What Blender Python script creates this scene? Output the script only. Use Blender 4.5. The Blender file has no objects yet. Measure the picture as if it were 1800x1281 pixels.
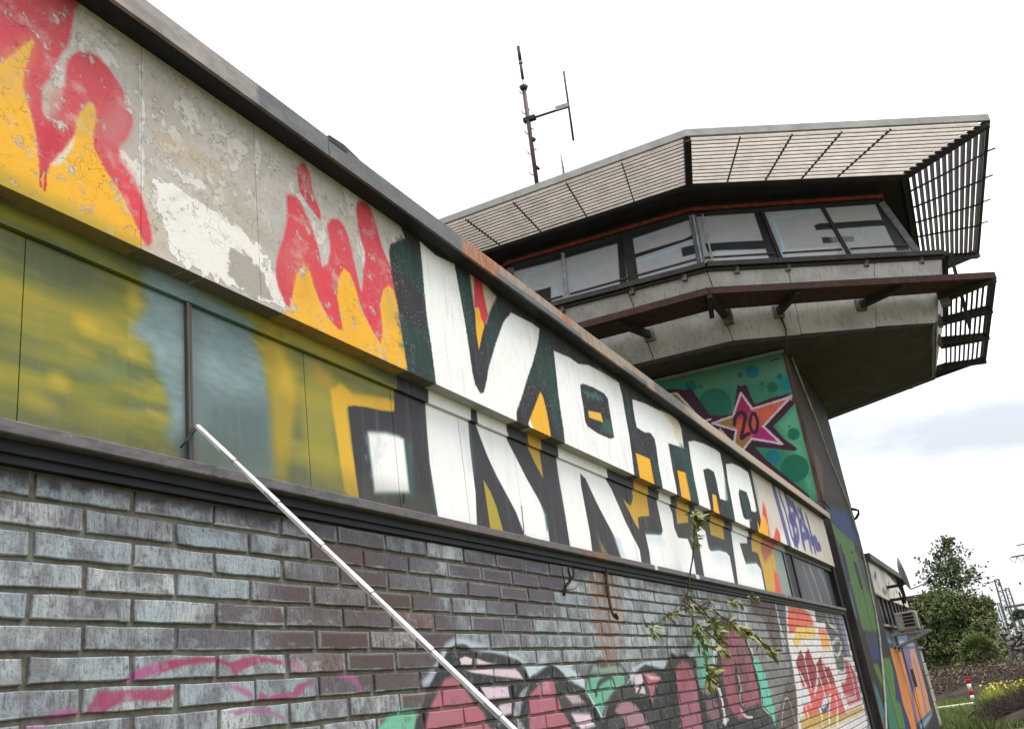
import bpy, math, random
import numpy as np
from mathutils import Vector, Matrix
random.seed(7); RNG = np.random.default_rng(11)
S = bpy.context.scene
COL = S.collection

# ------------------------------------------------------------------ camera
EYE = np.array([0.0, 0.0, 1.55])                     # eye height above the track-side ground
F_PX = 1650.0                                        # focal length in pixels of a 1800 px wide frame
MROT = np.array([[0.4479155, -0.8837904, -0.1352262], [0.2546999, 0.271112, -0.9282382], [0.8570295, 0.3813302, 0.3465366]])  # rows: right, down, forward
cam = bpy.data.cameras.new('camera'); cam_ob = bpy.data.objects.new('camera', cam); COL.objects.link(cam_ob)
cam.sensor_width = 36.0; cam.lens = 36.0 * F_PX / 1800.0; cam.clip_start = 0.05; cam.clip_end = 2000
R_ = Matrix(((MROT[0][0], -MROT[1][0], -MROT[2][0]), (MROT[0][1], -MROT[1][1], -MROT[2][1]), (MROT[0][2], -MROT[1][2], -MROT[2][2])))
cam_ob.matrix_world = Matrix.Translation(Vector(EYE)) @ R_.to_4x4()
S.camera = cam_ob

# ------------------------------------------------------------------ sky and sun: bright overcast
world = bpy.data.worlds.new('World'); S.world = world; world.use_nodes = True
wn = world.node_tree; wn.nodes.clear()
SUN_EL, SUN_AZ = math.radians(67), math.radians(-68)  # azimuth from +X towards +Y
w_out = wn.nodes.new('ShaderNodeOutputWorld'); w_bg = wn.nodes.new('ShaderNodeBackground')
sky = wn.nodes.new('ShaderNodeTexSky'); sky.sky_type = 'NISHITA'; sky.sun_disc = False
sky.sun_elevation = SUN_EL; sky.sun_rotation = math.pi / 2 - SUN_AZ; sky.air_density = 1.0; sky.dust_density = 4.0
cl_tc = wn.nodes.new('ShaderNodeTexCoord'); cl_map = wn.nodes.new('ShaderNodeMapping'); cl_map.inputs['Scale'].default_value = (1, 1, 3.5)
cl_n = wn.nodes.new('ShaderNodeTexNoise'); cl_n.inputs['Scale'].default_value = 2.2; cl_n.inputs['Detail'].default_value = 6
cl_r = wn.nodes.new('ShaderNodeMapRange'); cl_r.inputs[1].default_value = 0.36; cl_r.inputs[2].default_value = 0.58
cl_r.inputs[3].default_value = 0.40; cl_r.inputs[4].default_value = 1.0
cl_mix = wn.nodes.new('ShaderNodeMix'); cl_mix.data_type = 'RGBA'
# overcast cloud deck: zenith about three times as bright as the horizon
cl_sep = wn.nodes.new('ShaderNodeSeparateXYZ'); wn.links.new(cl_tc.outputs['Generated'], cl_sep.inputs[0])
cl_el = wn.nodes.new('ShaderNodeMath'); cl_el.operation = 'MULTIPLY_ADD'; cl_el.use_clamp = False; cl_el.inputs[1].default_value = 2.0; cl_el.inputs[2].default_value = 1.0
cl_mx = wn.nodes.new('ShaderNodeMath'); cl_mx.operation = 'MAXIMUM'; cl_mx.inputs[1].default_value = 0.0
wn.links.new(cl_sep.outputs[2], cl_mx.inputs[0]); wn.links.new(cl_mx.outputs[0], cl_el.inputs[0])
cl_col = wn.nodes.new('ShaderNodeVectorMath'); cl_col.operation = 'SCALE'; cl_col.inputs[0].default_value = (11.6, 11.8, 12.1)
wn.links.new(cl_el.outputs[0], cl_col.inputs[3]); wn.links.new(cl_col.outputs[0], cl_mix.inputs[7])
wn.links.new(cl_tc.outputs['Generated'], cl_map.inputs['Vector']); wn.links.new(cl_map.outputs[0], cl_n.inputs['Vector'])
wn.links.new(cl_n.outputs['Fac'], cl_r.inputs[0]); wn.links.new(cl_r.outputs[0], cl_mix.inputs[0])
wn.links.new(sky.outputs[0], cl_mix.inputs[6]); wn.links.new(cl_mix.outputs[2], w_bg.inputs['Color'])
w_bg.inputs['Strength'].default_value = 0.088
wn.links.new(w_bg.outputs[0], w_out.inputs['Surface'])
sun = bpy.data.lights.new('sun', 'SUN'); sun.energy = 2.3; sun.angle = math.radians(22); sun.color = (1.0, 0.96, 0.9)
sun_ob = bpy.data.objects.new('sun', sun); COL.objects.link(sun_ob)
sd = Vector((math.cos(SUN_EL) * math.cos(SUN_AZ), math.cos(SUN_EL) * math.sin(SUN_AZ), math.sin(SUN_EL)))
sun_ob.rotation_euler = sd.to_track_quat('Z', 'Y').to_euler(); sun_ob.location = sd * 60
S.view_settings.view_transform = 'Standard'; S.view_settings.look = 'None'
S.view_settings.exposure = 0.18; S.view_settings.gamma = 1.0; S.view_settings.use_curve_mapping = False
S.cycles.max_bounces = 6; S.cycles.diffuse_bounces = 3; S.cycles.use_denoising = True

# ------------------------------------------------------------------ helpers
def ray(u, v):
    return np.array([(u - 900) / F_PX, (v - 640.5) / F_PX, 1.0]) @ MROT
def onY(u, v, y):
    d = ray(u, v); return EYE + d * (y / d[1])
def onX(u, v, x):
    d = ray(u, v); return EYE + d * (x / d[0])
def onZ(u, v, z):
    d = ray(u, v); return EYE + d * ((z - EYE[2]) / d[2])
def project(p):
    q = MROT @ (np.asarray(p, float) - EYE); return F_PX * q[0] / q[2] + 900, F_PX * q[1] / q[2] + 640.5, q[2]

def s2l(c):
    c = np.asarray(c, float) / 255.0
    return np.where(c <= 0.04045, c / 12.92, ((c + 0.055) / 1.055) ** 2.4)
def l2s(c):
    c = np.clip(c, 0, 1); return np.where(c <= 0.0031308, c * 12.92, 1.055 * c ** (1 / 2.4) - 0.055)
GAIN = 0.80
def alb(c):                                           # seen colour of a well lit surface -> base colour (linear)
    return np.minimum(s2l(c) * GAIN, 0.80)
def rgba(c): return tuple(float(x) for x in alb(c)) + (1.0,)

class G:                                              # node graph shorthand
    def __init__(s, name):
        s.m = bpy.data.materials.new(name); s.m.use_nodes = True; s.t = s.m.node_tree; s.t.nodes.clear()
        s.out = s.n('OutputMaterial'); s.b = s.n('BsdfPrincipled'); s.t.links.new(s.b.outputs[0], s.out.inputs[0])
        s.pos = s.n('NewGeometry').outputs['Position']
    def n(s, k): return s.t.nodes.new('ShaderNode' + k)
    def put(s, sock, v):
        if isinstance(v, bpy.types.NodeSocket): s.t.links.new(v, sock)
        elif isinstance(v, (tuple, list)) and len(v) == 3 and sock.type == 'RGBA': sock.default_value = tuple(v) + (1,)
        else: sock.default_value = v
    def math(s, op, a, b=0.0, c=0.0, clamp=False):
        n = s.n('Math'); n.operation = op; n.use_clamp = clamp
        s.put(n.inputs[0], a); s.put(n.inputs[1], b); s.put(n.inputs[2], c); return n.outputs[0]
    def vmath(s, op, a, b=(0, 0, 0)):
        n = s.n('VectorMath'); n.operation = op; s.put(n.inputs[0], a)
        if op == 'SCALE': s.put(n.inputs[3], b)
        else: s.put(n.inputs[1], b)
        return n.outputs['Value'] if op == 'DOT_PRODUCT' else n.outputs[0]
    def mix(s, f, a, b, mode='MIX'):
        n = s.n('Mix'); n.data_type = 'RGBA'; n.blend_type = mode; n.clamp_factor = True
        s.put(n.inputs[0], f); s.put(n.inputs[6], a); s.put(n.inputs[7], b); return n.outputs[2]
    def noise(s, scale=5.0, detail=4.0, rough=0.55, vec=None, col=False, dist=0.0):
        n = s.n('TexNoise'); s.put(n.inputs['Vector'], s.pos if vec is None else vec)
        n.inputs['Scale'].default_value = scale; n.inputs['Detail'].default_value = detail
        n.inputs['Roughness'].default_value = rough; n.inputs['Distortion'].default_value = dist
        return n.outputs['Color' if col else 'Fac']
    def voro(s, scale, vec=None, feature='DISTANCE_TO_EDGE'):
        n = s.n('TexVoronoi'); n.feature = feature; s.put(n.inputs['Vector'], s.pos if vec is None else vec)
        n.inputs['Scale'].default_value = scale; return n.outputs['Distance']
    def step(s, x, lo, hi):
        n = s.n('MapRange'); n.interpolation_type = 'SMOOTHSTEP'; s.put(n.inputs[0], x)
        s.put(n.inputs[1], lo); s.put(n.inputs[2], hi); return n.outputs[0]
    def mapv(s, scale, vec=None):
        return s.vmath('MULTIPLY', s.pos if vec is None else vec, scale)
    def sep(s, v):
        n = s.n('SeparateXYZ'); s.put(n.inputs[0], v); return n.outputs
    def comb(s, x, y, z=0.0):
        n = s.n('CombineXYZ'); s.put(n.inputs[0], x); s.put(n.inputs[1], y); s.put(n.inputs[2], z); return n.outputs[0]
    def white(s, vec):
        n = s.n('TexWhiteNoise'); s.put(n.inputs['Vector'], vec); return n.outputs['Value']
    def bump(s, h, strength=0.3, dist=0.01):
        n = s.n('Bump'); n.inputs['Strength'].default_value = strength; n.inputs['Distance'].default_value = dist
        s.put(n.inputs['Height'], h); s.put(s.b.inputs['Normal'], n.outputs[0])
    def done(s, col, rough=0.7, metal=0.0, spec=0.25):
        s.put(s.b.inputs['Base Color'], col); s.put(s.b.inputs['Roughness'], rough); s.put(s.b.inputs['Metallic'], metal)
        s.b.inputs['Specular IOR Level'].default_value = spec; return s.m
    def paint(s, cv, amp=0.004, nscale=55.0):         # the flat print of a canvas, looked up by place on its plane
        v = s.pos
        if amp:
            d = s.vmath('SCALE', s.vmath('SUBTRACT', s.noise(nscale, 3, .6, col=True), (0.5, 0.5, 0.5)), amp)
            v = s.vmath('ADD', v, d)
        v = s.vmath('SUBTRACT', v, tuple(cv.O))
        u = s.math('DIVIDE', s.math('SUBTRACT', s.vmath('DOT_PRODUCT', v, tuple(cv.ex)), cv.s0), cv.s1 - cv.s0)
        w = s.math('DIVIDE', s.math('SUBTRACT', s.vmath('DOT_PRODUCT', v, tuple(cv.ey)), cv.t0), cv.t1 - cv.t0)
        n = s.n('TexImage'); n.image = cv.image(); n.extension = 'EXTEND'; s.put(n.inputs[0], s.comb(u, w))
        return n.outputs['Color'], n.outputs['Alpha']

def plain(name, c, c2=None, scale=6.0, rough=0.7, bump=0.15, metal=0.0, stretch=(1, 1, 1), bd=0.004, spec=0.22):
    g = G(name); v = g.mapv(stretch)
    f = g.noise(scale, 6, .62, v); f2 = g.noise(scale * 7, 3, .6, v)
    a = rgba(c); b = rgba(c2 if c2 else [x * 0.72 for x in c])
    col = g.mix(g.step(f, .32, .7), b, a)
    col = g.mix(g.math('MULTIPLY', g.step(f2, .55, .75), .25), col, (0.03, 0.026, 0.022))
    if bump: g.bump(f2, bump, bd)
    return g.done(col, rough, metal, spec)

# ---- painted print: polygons and strokes rasterised onto a plane of the place
def smooth_poly(p, closed=True, k=4):
    p = np.asarray(p, float); n = len(p); out = []
    for i in range(n if closed else n - 1):
        if closed: a, b, c, d = p[i - 1], p[i], p[(i + 1) % n], p[(i + 2) % n]
        else: a, b, c, d = p[max(i - 1, 0)], p[i], p[i + 1], p[min(i + 2, n - 1)]
        for t in np.arange(k) / k:
            out.append(0.5 * ((2 * b) + (c - a) * t + (2 * a - 5 * b + 4 * c - d) * t * t + (3 * b - a - 3 * c + d) * t ** 3))
    if not closed: out.append(p[-1])
    return np.array(out)
def fbm(h, w, cy, cx, octv=4, seed=0):
    r = np.random.default_rng(seed); out = np.zeros((h, w), np.float32); amp = 1.0; tot = 0
    for o in range(octv):
        gy, gx = max(2, int(cy * 2 ** o)) + 2, max(2, int(cx * 2 ** o)) + 2
        g = r.random((gy, gx)).astype(np.float32)
        y = np.linspace(0, gy - 1.001, h); x = np.linspace(0, gx - 1.001, w)
        yi, xi = y.astype(int), x.astype(int); fy, fx = (y - yi)[:, None], (x - xi)[None, :]
        fy = fy * fy * (3 - 2 * fy); fx = fx * fx * (3 - 2 * fx)
        a = g[yi][:, xi]; b = g[yi][:, xi + 1]; c = g[yi + 1][:, xi]; d = g[yi + 1][:, xi + 1]
        out += amp * ((a * (1 - fx) + b * fx) * (1 - fy) + (c * (1 - fx) + d * fx) * fy); tot += amp; amp *= .5
    return out / tot
class Canvas:
    def __init__(s, name, O, ex, ey, s0, s1, t0, t1, res, base=None):
        s.name = name; s.O = np.array(O, float); s.ex = np.array(ex, float); s.ey = np.array(ey, float)
        s.ex /= np.linalg.norm(s.ex); s.ey /= np.linalg.norm(s.ey); s.nrm = np.cross(s.ex, s.ey)
        s.s0, s.s1, s.t0, s.t1, s.res = s0, s1, t0, t1, res
        s.w = int((s1 - s0) / res); s.h = int((t1 - t0) / res); s.a = np.zeros((s.h, s.w, 4), np.float32); s.img = None
        if base is not None: s.a[..., :3] = l2s(alb(base)); s.a[..., 3] = 1
    def st(s, u, v):
        d = ray(u, v); k = np.dot(s.O - EYE, s.nrm) / np.dot(d, s.nrm); p = EYE + d * k - s.O
        return np.dot(p, s.ex), np.dot(p, s.ey)
    def pts(s, px): return np.array([s.st(u, v) for u, v in px])
    def region(s, P, m):
        i0 = max(0, int((P[:, 0].min() - m - s.s0) / s.res)); i1 = min(s.w, int((P[:, 0].max() + m - s.s0) / s.res) + 2)
        j0 = max(0, int((P[:, 1].min() - m - s.t0) / s.res)); j1 = min(s.h, int((P[:, 1].max() + m - s.t0) / s.res) + 2)
        if i1 <= i0 or j1 <= j0: return None
        X = s.s0 + (np.arange(i0, i1) + .5) * s.res; Y = s.t0 + (np.arange(j0, j1) + .5) * s.res
        return (slice(j0, j1), slice(i0, i1)), X[None, :], Y[:, None]
    def over(s, sl, m, rgb, erase=False):
        R = s.a[sl]
        if erase: R[..., 3] *= (1 - m); return
        if isinstance(rgb, np.ndarray) and rgb.ndim == 3: c = rgb
        else: c = l2s(alb(rgb))
        al = R[..., 3]; na = m + al * (1 - m); k = np.where(na > 1e-4, m / np.maximum(na, 1e-4), 0)[..., None]
        R[..., :3] = R[..., :3] * (1 - k) + c * k; R[..., 3] = na
    def fill(s, px, rgb, soft=.006, a=1.0, curve=False, erase=False, plane=False, wob=0.0):
        P = np.asarray(px, float) if plane else s.pts(px)
        if curve: P = smooth_poly(P)
        g = s.region(P, soft * 2 + .01)
        if g is None: return
        sl, X, Y = g; D = np.full((Y.shape[0], X.shape[1]), 1e9, np.float32); ins = np.zeros(D.shape, bool)
        for i in range(len(P)):
            x1, y1 = P[i - 1]; x2, y2 = P[i]; dx, dy = x2 - x1, y2 - y1; L = dx * dx + dy * dy + 1e-12
            t = np.clip(((X - x1) * dx + (Y - y1) * dy) / L, 0, 1)
            np.minimum(D, (X - x1 - t * dx) ** 2 + (Y - y1 - t * dy) ** 2, out=D)
            if abs(dy) > 1e-12:
                ins ^= ((y1 > Y) != (y2 > Y)) & (X < dx * (Y - y1) / dy + x1)
        d = np.sqrt(D); d = np.where(ins, d, -d)
        if wob: d = d + (fbm(d.shape[0], d.shape[1], max(2, d.shape[0] * s.res / .022), max(2, d.shape[1] * s.res / .022), 4, len(px)) - .5) * wob
        m = np.clip(d / (2 * soft) + .5, 0, 1); m = m * m * (3 - 2 * m)
        s.over(sl, m * a, rgb, erase)
    def line(s, px, wpx, rgb, soft=.004, a=1.0, curve=True, plane=False, wob=0.0):   # wpx: width in metres
        P = np.asarray(px, float) if plane else s.pts(px)
        if curve and len(P) > 2: P = smooth_poly(P, False)
        g = s.region(P, wpx + soft * 2)
        if g is None: return
        sl, X, Y = g; D = np.full((Y.shape[0], X.shape[1]), 1e9, np.float32)
        for i in range(1, len(P)):
            x1, y1 = P[i - 1]; x2, y2 = P[i]; dx, dy = x2 - x1, y2 - y1; L = dx * dx + dy * dy + 1e-12
            t = np.clip(((X - x1) * dx + (Y - y1) * dy) / L, 0, 1)
            np.minimum(D, (X - x1 - t * dx) ** 2 + (Y - y1 - t * dy) ** 2, out=D)
        d = wpx / 2 - np.sqrt(D)
        if wob: d = d + (fbm(d.shape[0], d.shape[1], max(2, d.shape[0] * s.res / .03), max(2, d.shape[1] * s.res / .03), 3, len(px)) - .5) * wob
        m = np.clip(d / (2 * soft) + .5, 0, 1); s.over(sl, m * m * (3 - 2 * m) * a, rgb)
    def image(s):
        if s.img is None:
            im = bpy.data.images.new(s.name, s.w, s.h, alpha=True); im.alpha_mode = 'CHANNEL_PACKED'
            im.pixels.foreach_set(np.clip(s.a, 0, 1).astype(np.float32).ravel()); im.pack(); s.img = im
        return s.img
def crop(x0, y0, k, *pts): return [(x0 + x / k, y0 + y / k) for x, y in pts]

# ---- meshes
class MB:
    def __init__(s): s.v = []; s.f = []
    def add(s, vs, fs):
        k = len(s.v); s.v += [tuple(float(c) for c in v) for v in vs]; s.f += [tuple(i + k for i in f) for f in fs]; return s
    def box(s, a, b):
        x0, y0, z0 = a; x1, y1, z1 = b
        x0, x1 = min(x0, x1), max(x0, x1); y0, y1 = min(y0, y1), max(y0, y1); z0, z1 = min(z0, z1), max(z0, z1)
        return s.add([(x0, y0, z0), (x1, y0, z0), (x1, y1, z0), (x0, y1, z0), (x0, y0, z1), (x1, y0, z1), (x1, y1, z1), (x0, y1, z1)],
                     [(0, 3, 2, 1), (4, 5, 6, 7), (0, 1, 5, 4), (1, 2, 6, 5), (2, 3, 7, 6), (3, 0, 4, 7)])
    def beam(s, a, b, w, h, up=(0, 0, 1), off=0.0):
        a = Vector(a); b = Vector(b); d = (b - a).normalized(); up = Vector(up)
        if abs(d.dot(up)) > .98: up = Vector((1, 0, 0))
        sx = d.cross(up).normalized() * (w / 2); sz = sx.cross(d).normalized() * (h / 2); o = sz.normalized() * off
        vs = [p + o + i * sx + j * sz for p in (a, b) for i, j in ((-1, -1), (1, -1), (1, 1), (-1, 1))]
        return s.add(vs, [(0, 3, 2, 1), (4, 5, 6, 7), (0, 1, 5, 4), (1, 2, 6, 5), (2, 3, 7, 6), (3, 0, 4, 7)])
    def tube(s, pts, r, n=8, r1=None):
        pts = [Vector(p) for p in pts]; k = len(s.v); m = len(pts)
        for i, p in enumerate(pts):
            d = (pts[min(i + 1, m - 1)] - pts[max(i - 1, 0)]).normalized()
            u = d.cross(Vector((0.31, 0.17, 0.93))).normalized(); w = d.cross(u)
            rr = r if r1 is None else r + (r1 - r) * i / max(1, m - 1)
            for j in range(n):
                t = 2 * math.pi * j / n; s.v.append(tuple(p + (u * math.cos(t) + w * math.sin(t)) * rr))
        for i in range(m - 1):
            for j in range(n):
                j2 = (j + 1) % n; s.f.append((k + i * n + j, k + i * n + j2, k + (i + 1) * n + j2, k + (i + 1) * n + j))
        s.f.append(tuple(k + j for j in reversed(range(n)))); s.f.append(tuple(k + (m - 1) * n + j for j in range(n)))
        return s
    def prism(s, poly, off):
        n = len(poly); o = Vector(off); p = [Vector(q) for q in poly]
        return s.add(p + [q + o for q in p], [tuple(reversed(range(n))), tuple(range(n, 2 * n))] + [(i, (i + 1) % n, n + (i + 1) % n, n + i) for i in range(n)])
    def make(s, name, mat, parent=None, smooth=False, bevel=0.0):
        me = bpy.data.meshes.new(name); me.from_pydata(s.v, [], s.f); me.update()
        import bmesh
        bm = bmesh.new(); bm.from_mesh(me); bmesh.ops.recalc_face_normals(bm, faces=bm.faces[:])
        if bevel: bmesh.ops.bevel(bm, geom=bm.edges[:], offset=bevel, segments=1, affect='EDGES')
        bm.to_mesh(me); bm.free()
        if smooth: me.polygons.foreach_set('use_smooth', [True] * len(me.polygons))
        return link(name, me, mat, parent)
def link(name, me, mat, parent=None):
    if mat is not None and not me.materials: me.materials.append(mat)
    o = bpy.data.objects.new(name, me); COL.objects.link(o)
    if parent is not None: o.parent = parent; o.matrix_parent_inverse = wmat(parent).inverted()
    return o
def wmat(o):
    m = Matrix.LocRotScale(o.location, o.rotation_euler, o.scale)
    return wmat(o.parent) @ o.matrix_parent_inverse @ m if o.parent else m
def thing(name, label, cat, loc=(0, 0, 0), group=None):
    o = bpy.data.objects.new(name, None); COL.objects.link(o); o.location = loc; o.empty_display_size = .2
    return tag(o, label, cat, group)
def tag(o, label, cat, group=None):
    o['label'] = label; o['category'] = cat
    if group: o['group'] = group
    return o
def sub(name, parent):
    o = bpy.data.objects.new(name, None); COL.objects.link(o); o.parent = parent
    o.matrix_parent_inverse = wmat(parent).inverted(); o.empty_display_size = .1; return o
def quick(name, v, f, mat, parent=None):
    me = bpy.data.meshes.new(name); me.from_pydata([tuple(map(float, p)) for p in v], [], f); me.update(); return link(name, me, mat, parent)
def kind(o, k): o['kind'] = k; return o
# ------------------------------------------------------------------ planes of the long building (wall runs along +X)
WY = 1.6288                 # brick face
FY = WY - 0.045             # parapet fascia
GY = WY + 0.02              # window band
SY = WY - 0.05              # front of the sill
CY = WY - 0.125              # front of the coping
Z_SILL0, Z_SILL1, Z_HEAD0, Z_FAS0, Z_COP0, Z_COP1 = 2.165, 2.213, 2.665, 2.718, 3.318, 3.392
X_END = 12.45
BX0, BZ0, BL, BH = 1.2447, 2.1387, 0.25, 0.0599      # brick bond origin, length and course

WHITE, BLACK, YEL, RED = (250, 250, 250), (58, 57, 62), (243, 182, 60), (214, 82, 92)
DGREEN = (44, 78, 70)
# ---- fascia print
cf = Canvas('fascia_print', (0, FY, 0), (1, 0, 0), (0, 0, 1), .85, 12.7, 2.70, 3.36, .0025)
# old coats of paint left on the concrete
def cfp(*a, **k): cf.fill(*a, **k)
cfp([(120, 0), (250, 0), (700, 340), (1000, 560), (700, 420), (560, 300), (470, 240), (250, 110), (180, 50)], (205, 198, 190), soft=.02, a=.75, wob=.06)
cfp([(243, 120), (252, 110), (250, 160), (256, 200), (250, 240), (254, 300), (250, 330), (246, 250), (248, 200)], (218, 214, 210), soft=.003, wob=.02)
cfp([(270, 318), (330, 340), (380, 375), (430, 410), (470, 450), (490, 500), (500, 540), (420, 510), (330, 470), (300, 440), (285, 390), (275, 350)], (236, 233, 228), soft=.003, wob=.05)
cfp([(405, 440), (440, 450), (465, 490), (480, 530), (430, 515), (400, 480)], (165, 158, 150), soft=.004, a=.9, wob=.04)
cfp([(300, 350), (420, 320), (480, 420), (480, 440), (390, 380), (330, 340)], (178, 172, 156), soft=.02, a=.5)
cfp([(265, 225), (330, 250), (400, 300), (380, 320), (290, 270)], (196, 176, 150), soft=.03, a=.6)
for q in ([(170, 85), (190, 95), (205, 110), (190, 118)], [(380, 230), (420, 250), (440, 270), (410, 262)], [(320, 180), (345, 200), (350, 225), (325, 215)],
          [(450, 250), (462, 270), (455, 310), (448, 290)], [(600, 330), (640, 350), (650, 370), (610, 355)], [(640, 395), (652, 400), (640, 470), (632, 430)],
          [(215, 270), (240, 285), (252, 310), (250, 330), (225, 300)], [(310, 300), (345, 318), (360, 330), (330, 325)]):
    cfp(q, (224, 220, 214), soft=.003, a=.9, wob=.05)
# first flames, far left
A = lambda *p: crop(0, 0, 2.911, *p)
cfp(A((-500, -300), (380, -60), (385, 60), (372, 130), (355, 220), (310, 290), (265, 385), (226, 450), (220, 560), (245, 600), (300, 560), (330, 430), (342, 330), (355, 300),
      (400, 268), (470, 275), (530, 320), (570, 370), (620, 450), (660, 550), (680, 620), (655, 700), (610, 760), (640, 860), (720, 1000), (775, 1180), (770, 1250), (745, 1245),
      (690, 1140), (600, 960), (520, 850), (480, 760), (472, 690), (488, 600), (485, 550), (460, 530), (420, 570), (395, 640), (385, 690), (340, 760), (270, 840), (240, 890),
      (205, 880), (195, 800), (180, 680), (150, 560), (120, 470), (115, 400), (130, 320), (170, 215), (140, 220), (80, 280), (-100, 370), (-500, 400)), (208, 88, 98), soft=.007, curve=True)
cfp(A((600, 430), (660, 550), (680, 620), (655, 700), (610, 755), (560, 740), (500, 690), (530, 600), (590, 520)), (198, 128, 128), soft=.03, a=.75)
cfp(A((250, 480), (330, 440), (310, 620), (240, 610)), (196, 122, 124), soft=.02, a=.7)
cfp(A((200, 640), (320, 640), (380, 680), (270, 830), (215, 870)), (200, 62, 80), soft=.02, a=.8)
cfp(A((600, 800), (680, 900), (740, 1060), (770, 1240), (740, 1240), (660, 1080), (590, 930)), (228, 78, 88), soft=.02, a=.8)
cfp(A((-500, 400), (-100, 370), (0, 332), (80, 282), (140, 222), (170, 212), (150, 290), (120, 370), (113, 440), (140, 540), (175, 650), (195, 790), (205, 882), (240, 892), (262, 842),
      (335, 765), (385, 695), (398, 620), (430, 562), (465, 532), (488, 560), (486, 620), (470, 690), (485, 760), (540, 870), (620, 990), (690, 1130), (735, 1250), (700, 1300), (-500, 1000)), YEL, soft=.006)
cfp(A((0, 332), (140, 225), (170, 214), (150, 290), (120, 370), (113, 440), (130, 520), (-60, 470)), (224, 176, 92), soft=.03, a=.9)
cfp(A((398, 620), (430, 562), (465, 532), (488, 560), (484, 640), (468, 700), (400, 700)), (214, 172, 84), soft=.02, a=.9)
cfp(A((262, 842), (335, 765), (382, 700), (372, 760), (310, 840), (280, 850)), (228, 222, 214), soft=.008)
cfp(A((-300, 760), (0, 860), (250, 1000), (480, 1110), (700, 1230), (760, 1320), (-300, 1000)), (168, 152, 70), soft=.03, a=.75)
cf.line(A((212, 880), (210, 955)), .005, (190, 60, 70), soft=.002); cf.line(A((235, 870), (230, 975)), .006, (190, 60, 70), soft=.002)
# middle flames
B = lambda *p: crop(470, 270, 3.124, *p)
cfp(B((105, 235), (130, 228), (170, 250), (205, 320), (240, 390), (270, 480), (290, 560), (302, 620), (330, 600), (345, 520), (328, 410), (335, 380), (360, 358), (400, 372), (430, 420), (460, 510),
      (478, 600), (497, 680), (518, 752), (527, 640), (538, 560), (510, 460), (495, 380), (490, 290), (512, 262), (550, 280), (580, 340), (610, 440), (640, 540), (672, 610), (697, 700), (712, 800),
      (690, 1010), (632, 1050), (600, 1020), (540, 900), (480, 800), (420, 980), (385, 968), (310, 870), (230, 700), (150, 760), (120, 848), (90, 800), (60, 730), (45, 640), (60, 550), (95, 430), (108, 330)), RED, soft=.008, curve=True)
cfp(B((165, 75), (185, 56), (212, 70), (240, 130), (246, 190), (262, 250), (290, 320), (292, 368), (270, 345), (225, 285), (185, 225), (172, 170), (165, 110)), RED, soft=.005, curve=True)
cfp(B((60, 560), (110, 480), (180, 470), (200, 600), (150, 660), (110, 700)), (212, 110, 110), soft=.03, a=.6)
cfp(B((270, 640), (330, 640), (380, 860), (400, 960), (330, 860)), (222, 74, 82), soft=.02, a=.7)
cfp(B((520, 760), (600, 830), (632, 1000), (620, 1040), (560, 930)), (226, 66, 82), soft=.02, a=.8)
cfp(B((60, 900), (100, 866), (132, 855), (140, 760), (160, 665), (205, 612), (235, 650), (255, 730), (290, 820), (335, 900), (385, 962), (415, 970), (398, 870), (382, 780), (388, 690), (420, 630), (455, 660),
      (485, 740), (520, 865), (570, 960), (622, 1045), (633, 960), (618, 830), (635, 752), (665, 722), (692, 752), (706, 800), (740, 1000), (768, 1190), (768, 1260), (60, 950)), YEL, soft=.006)
cfp(B((150, 700), (205, 620), (240, 700), (260, 800), (180, 830)), (226, 168, 70), soft=.03, a=.8)
cfp(B((640, 760), (690, 760), (720, 950), (660, 930)), (214, 170, 84), soft=.03, a=.8)
# the big letters: black ground, dark green haze, white faces
cfp([(701, 300), (703, 395), (712, 420), (686, 430), (684, 445), (688, 480), (697, 525), (707, 590), (718, 660), (760, 700), (1420, 1000), (1338, 930), (1338, 916), (1331, 880), (1320, 827), (1300, 790), (900, 470)], BLACK, soft=.006)
Kc = lambda *p: crop(680, 380, 3.37, *p)
for q in ([(30, 180), (70, 150), (190, 210), (215, 330), (225, 480), (170, 420), (60, 300)], [(75, 600), (140, 640), (240, 640), (275, 900), (285, 985), (130, 915), (105, 780)],
          [(415, 330), (490, 350), (520, 560), (500, 780), (470, 640), (440, 500)], [(600, 560), (690, 570), (650, 720), (600, 880), (590, 740)], [(905, 680), (985, 760), (1010, 1000), (1030, 1270), (960, 1000), (830, 1000), (880, 820)]):
    cfp(Kc(*q), DGREEN, soft=.02, a=.62, wob=.12)
cfp(Kc((490, 345), (520, 330), (650, 480), (610, 570), (590, 640), (520, 560)), (205, 192, 174), soft=.01)
cfp(Kc((515, 345), (560, 385), (575, 470), (600, 590), (585, 640), (550, 640), (520, 540)), (214, 70, 76), soft=.008)
cfp(Kc((522, 545), (545, 540), (560, 610), (580, 645), (545, 795), (530, 690)), YEL, soft=.004)
cfp(Kc((195, 150), (290, 235), (400, 285), (415, 360), (440, 500), (465, 640), (490, 800), (508, 930), (525, 1000), (555, 1050), (575, 1042), (590, 980), (605, 890), (650, 740), (690, 630), (735, 572), (790, 600), (860, 635), (905, 668), (895, 760),
       (865, 870), (830, 970), (800, 1070), (768, 1160), (775, 1300), (300, 1060), (280, 900), (262, 760), (240, 620), (225, 480), (213, 330)), WHITE, soft=.005)
Y4 = lambda *p: crop(700, 640, 4.003, *p)
cfp(Y4((925, 385), (1000, 195), (1020, 230), (1050, 350), (1085, 560), (960, 500)), YEL, soft=.004); cfp(Y4((925, 385), (960, 470), (955, 490), (915, 420)), WHITE, soft=.003)
Rc = lambda *p: crop(960, 620, 4.575, *p)
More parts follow.
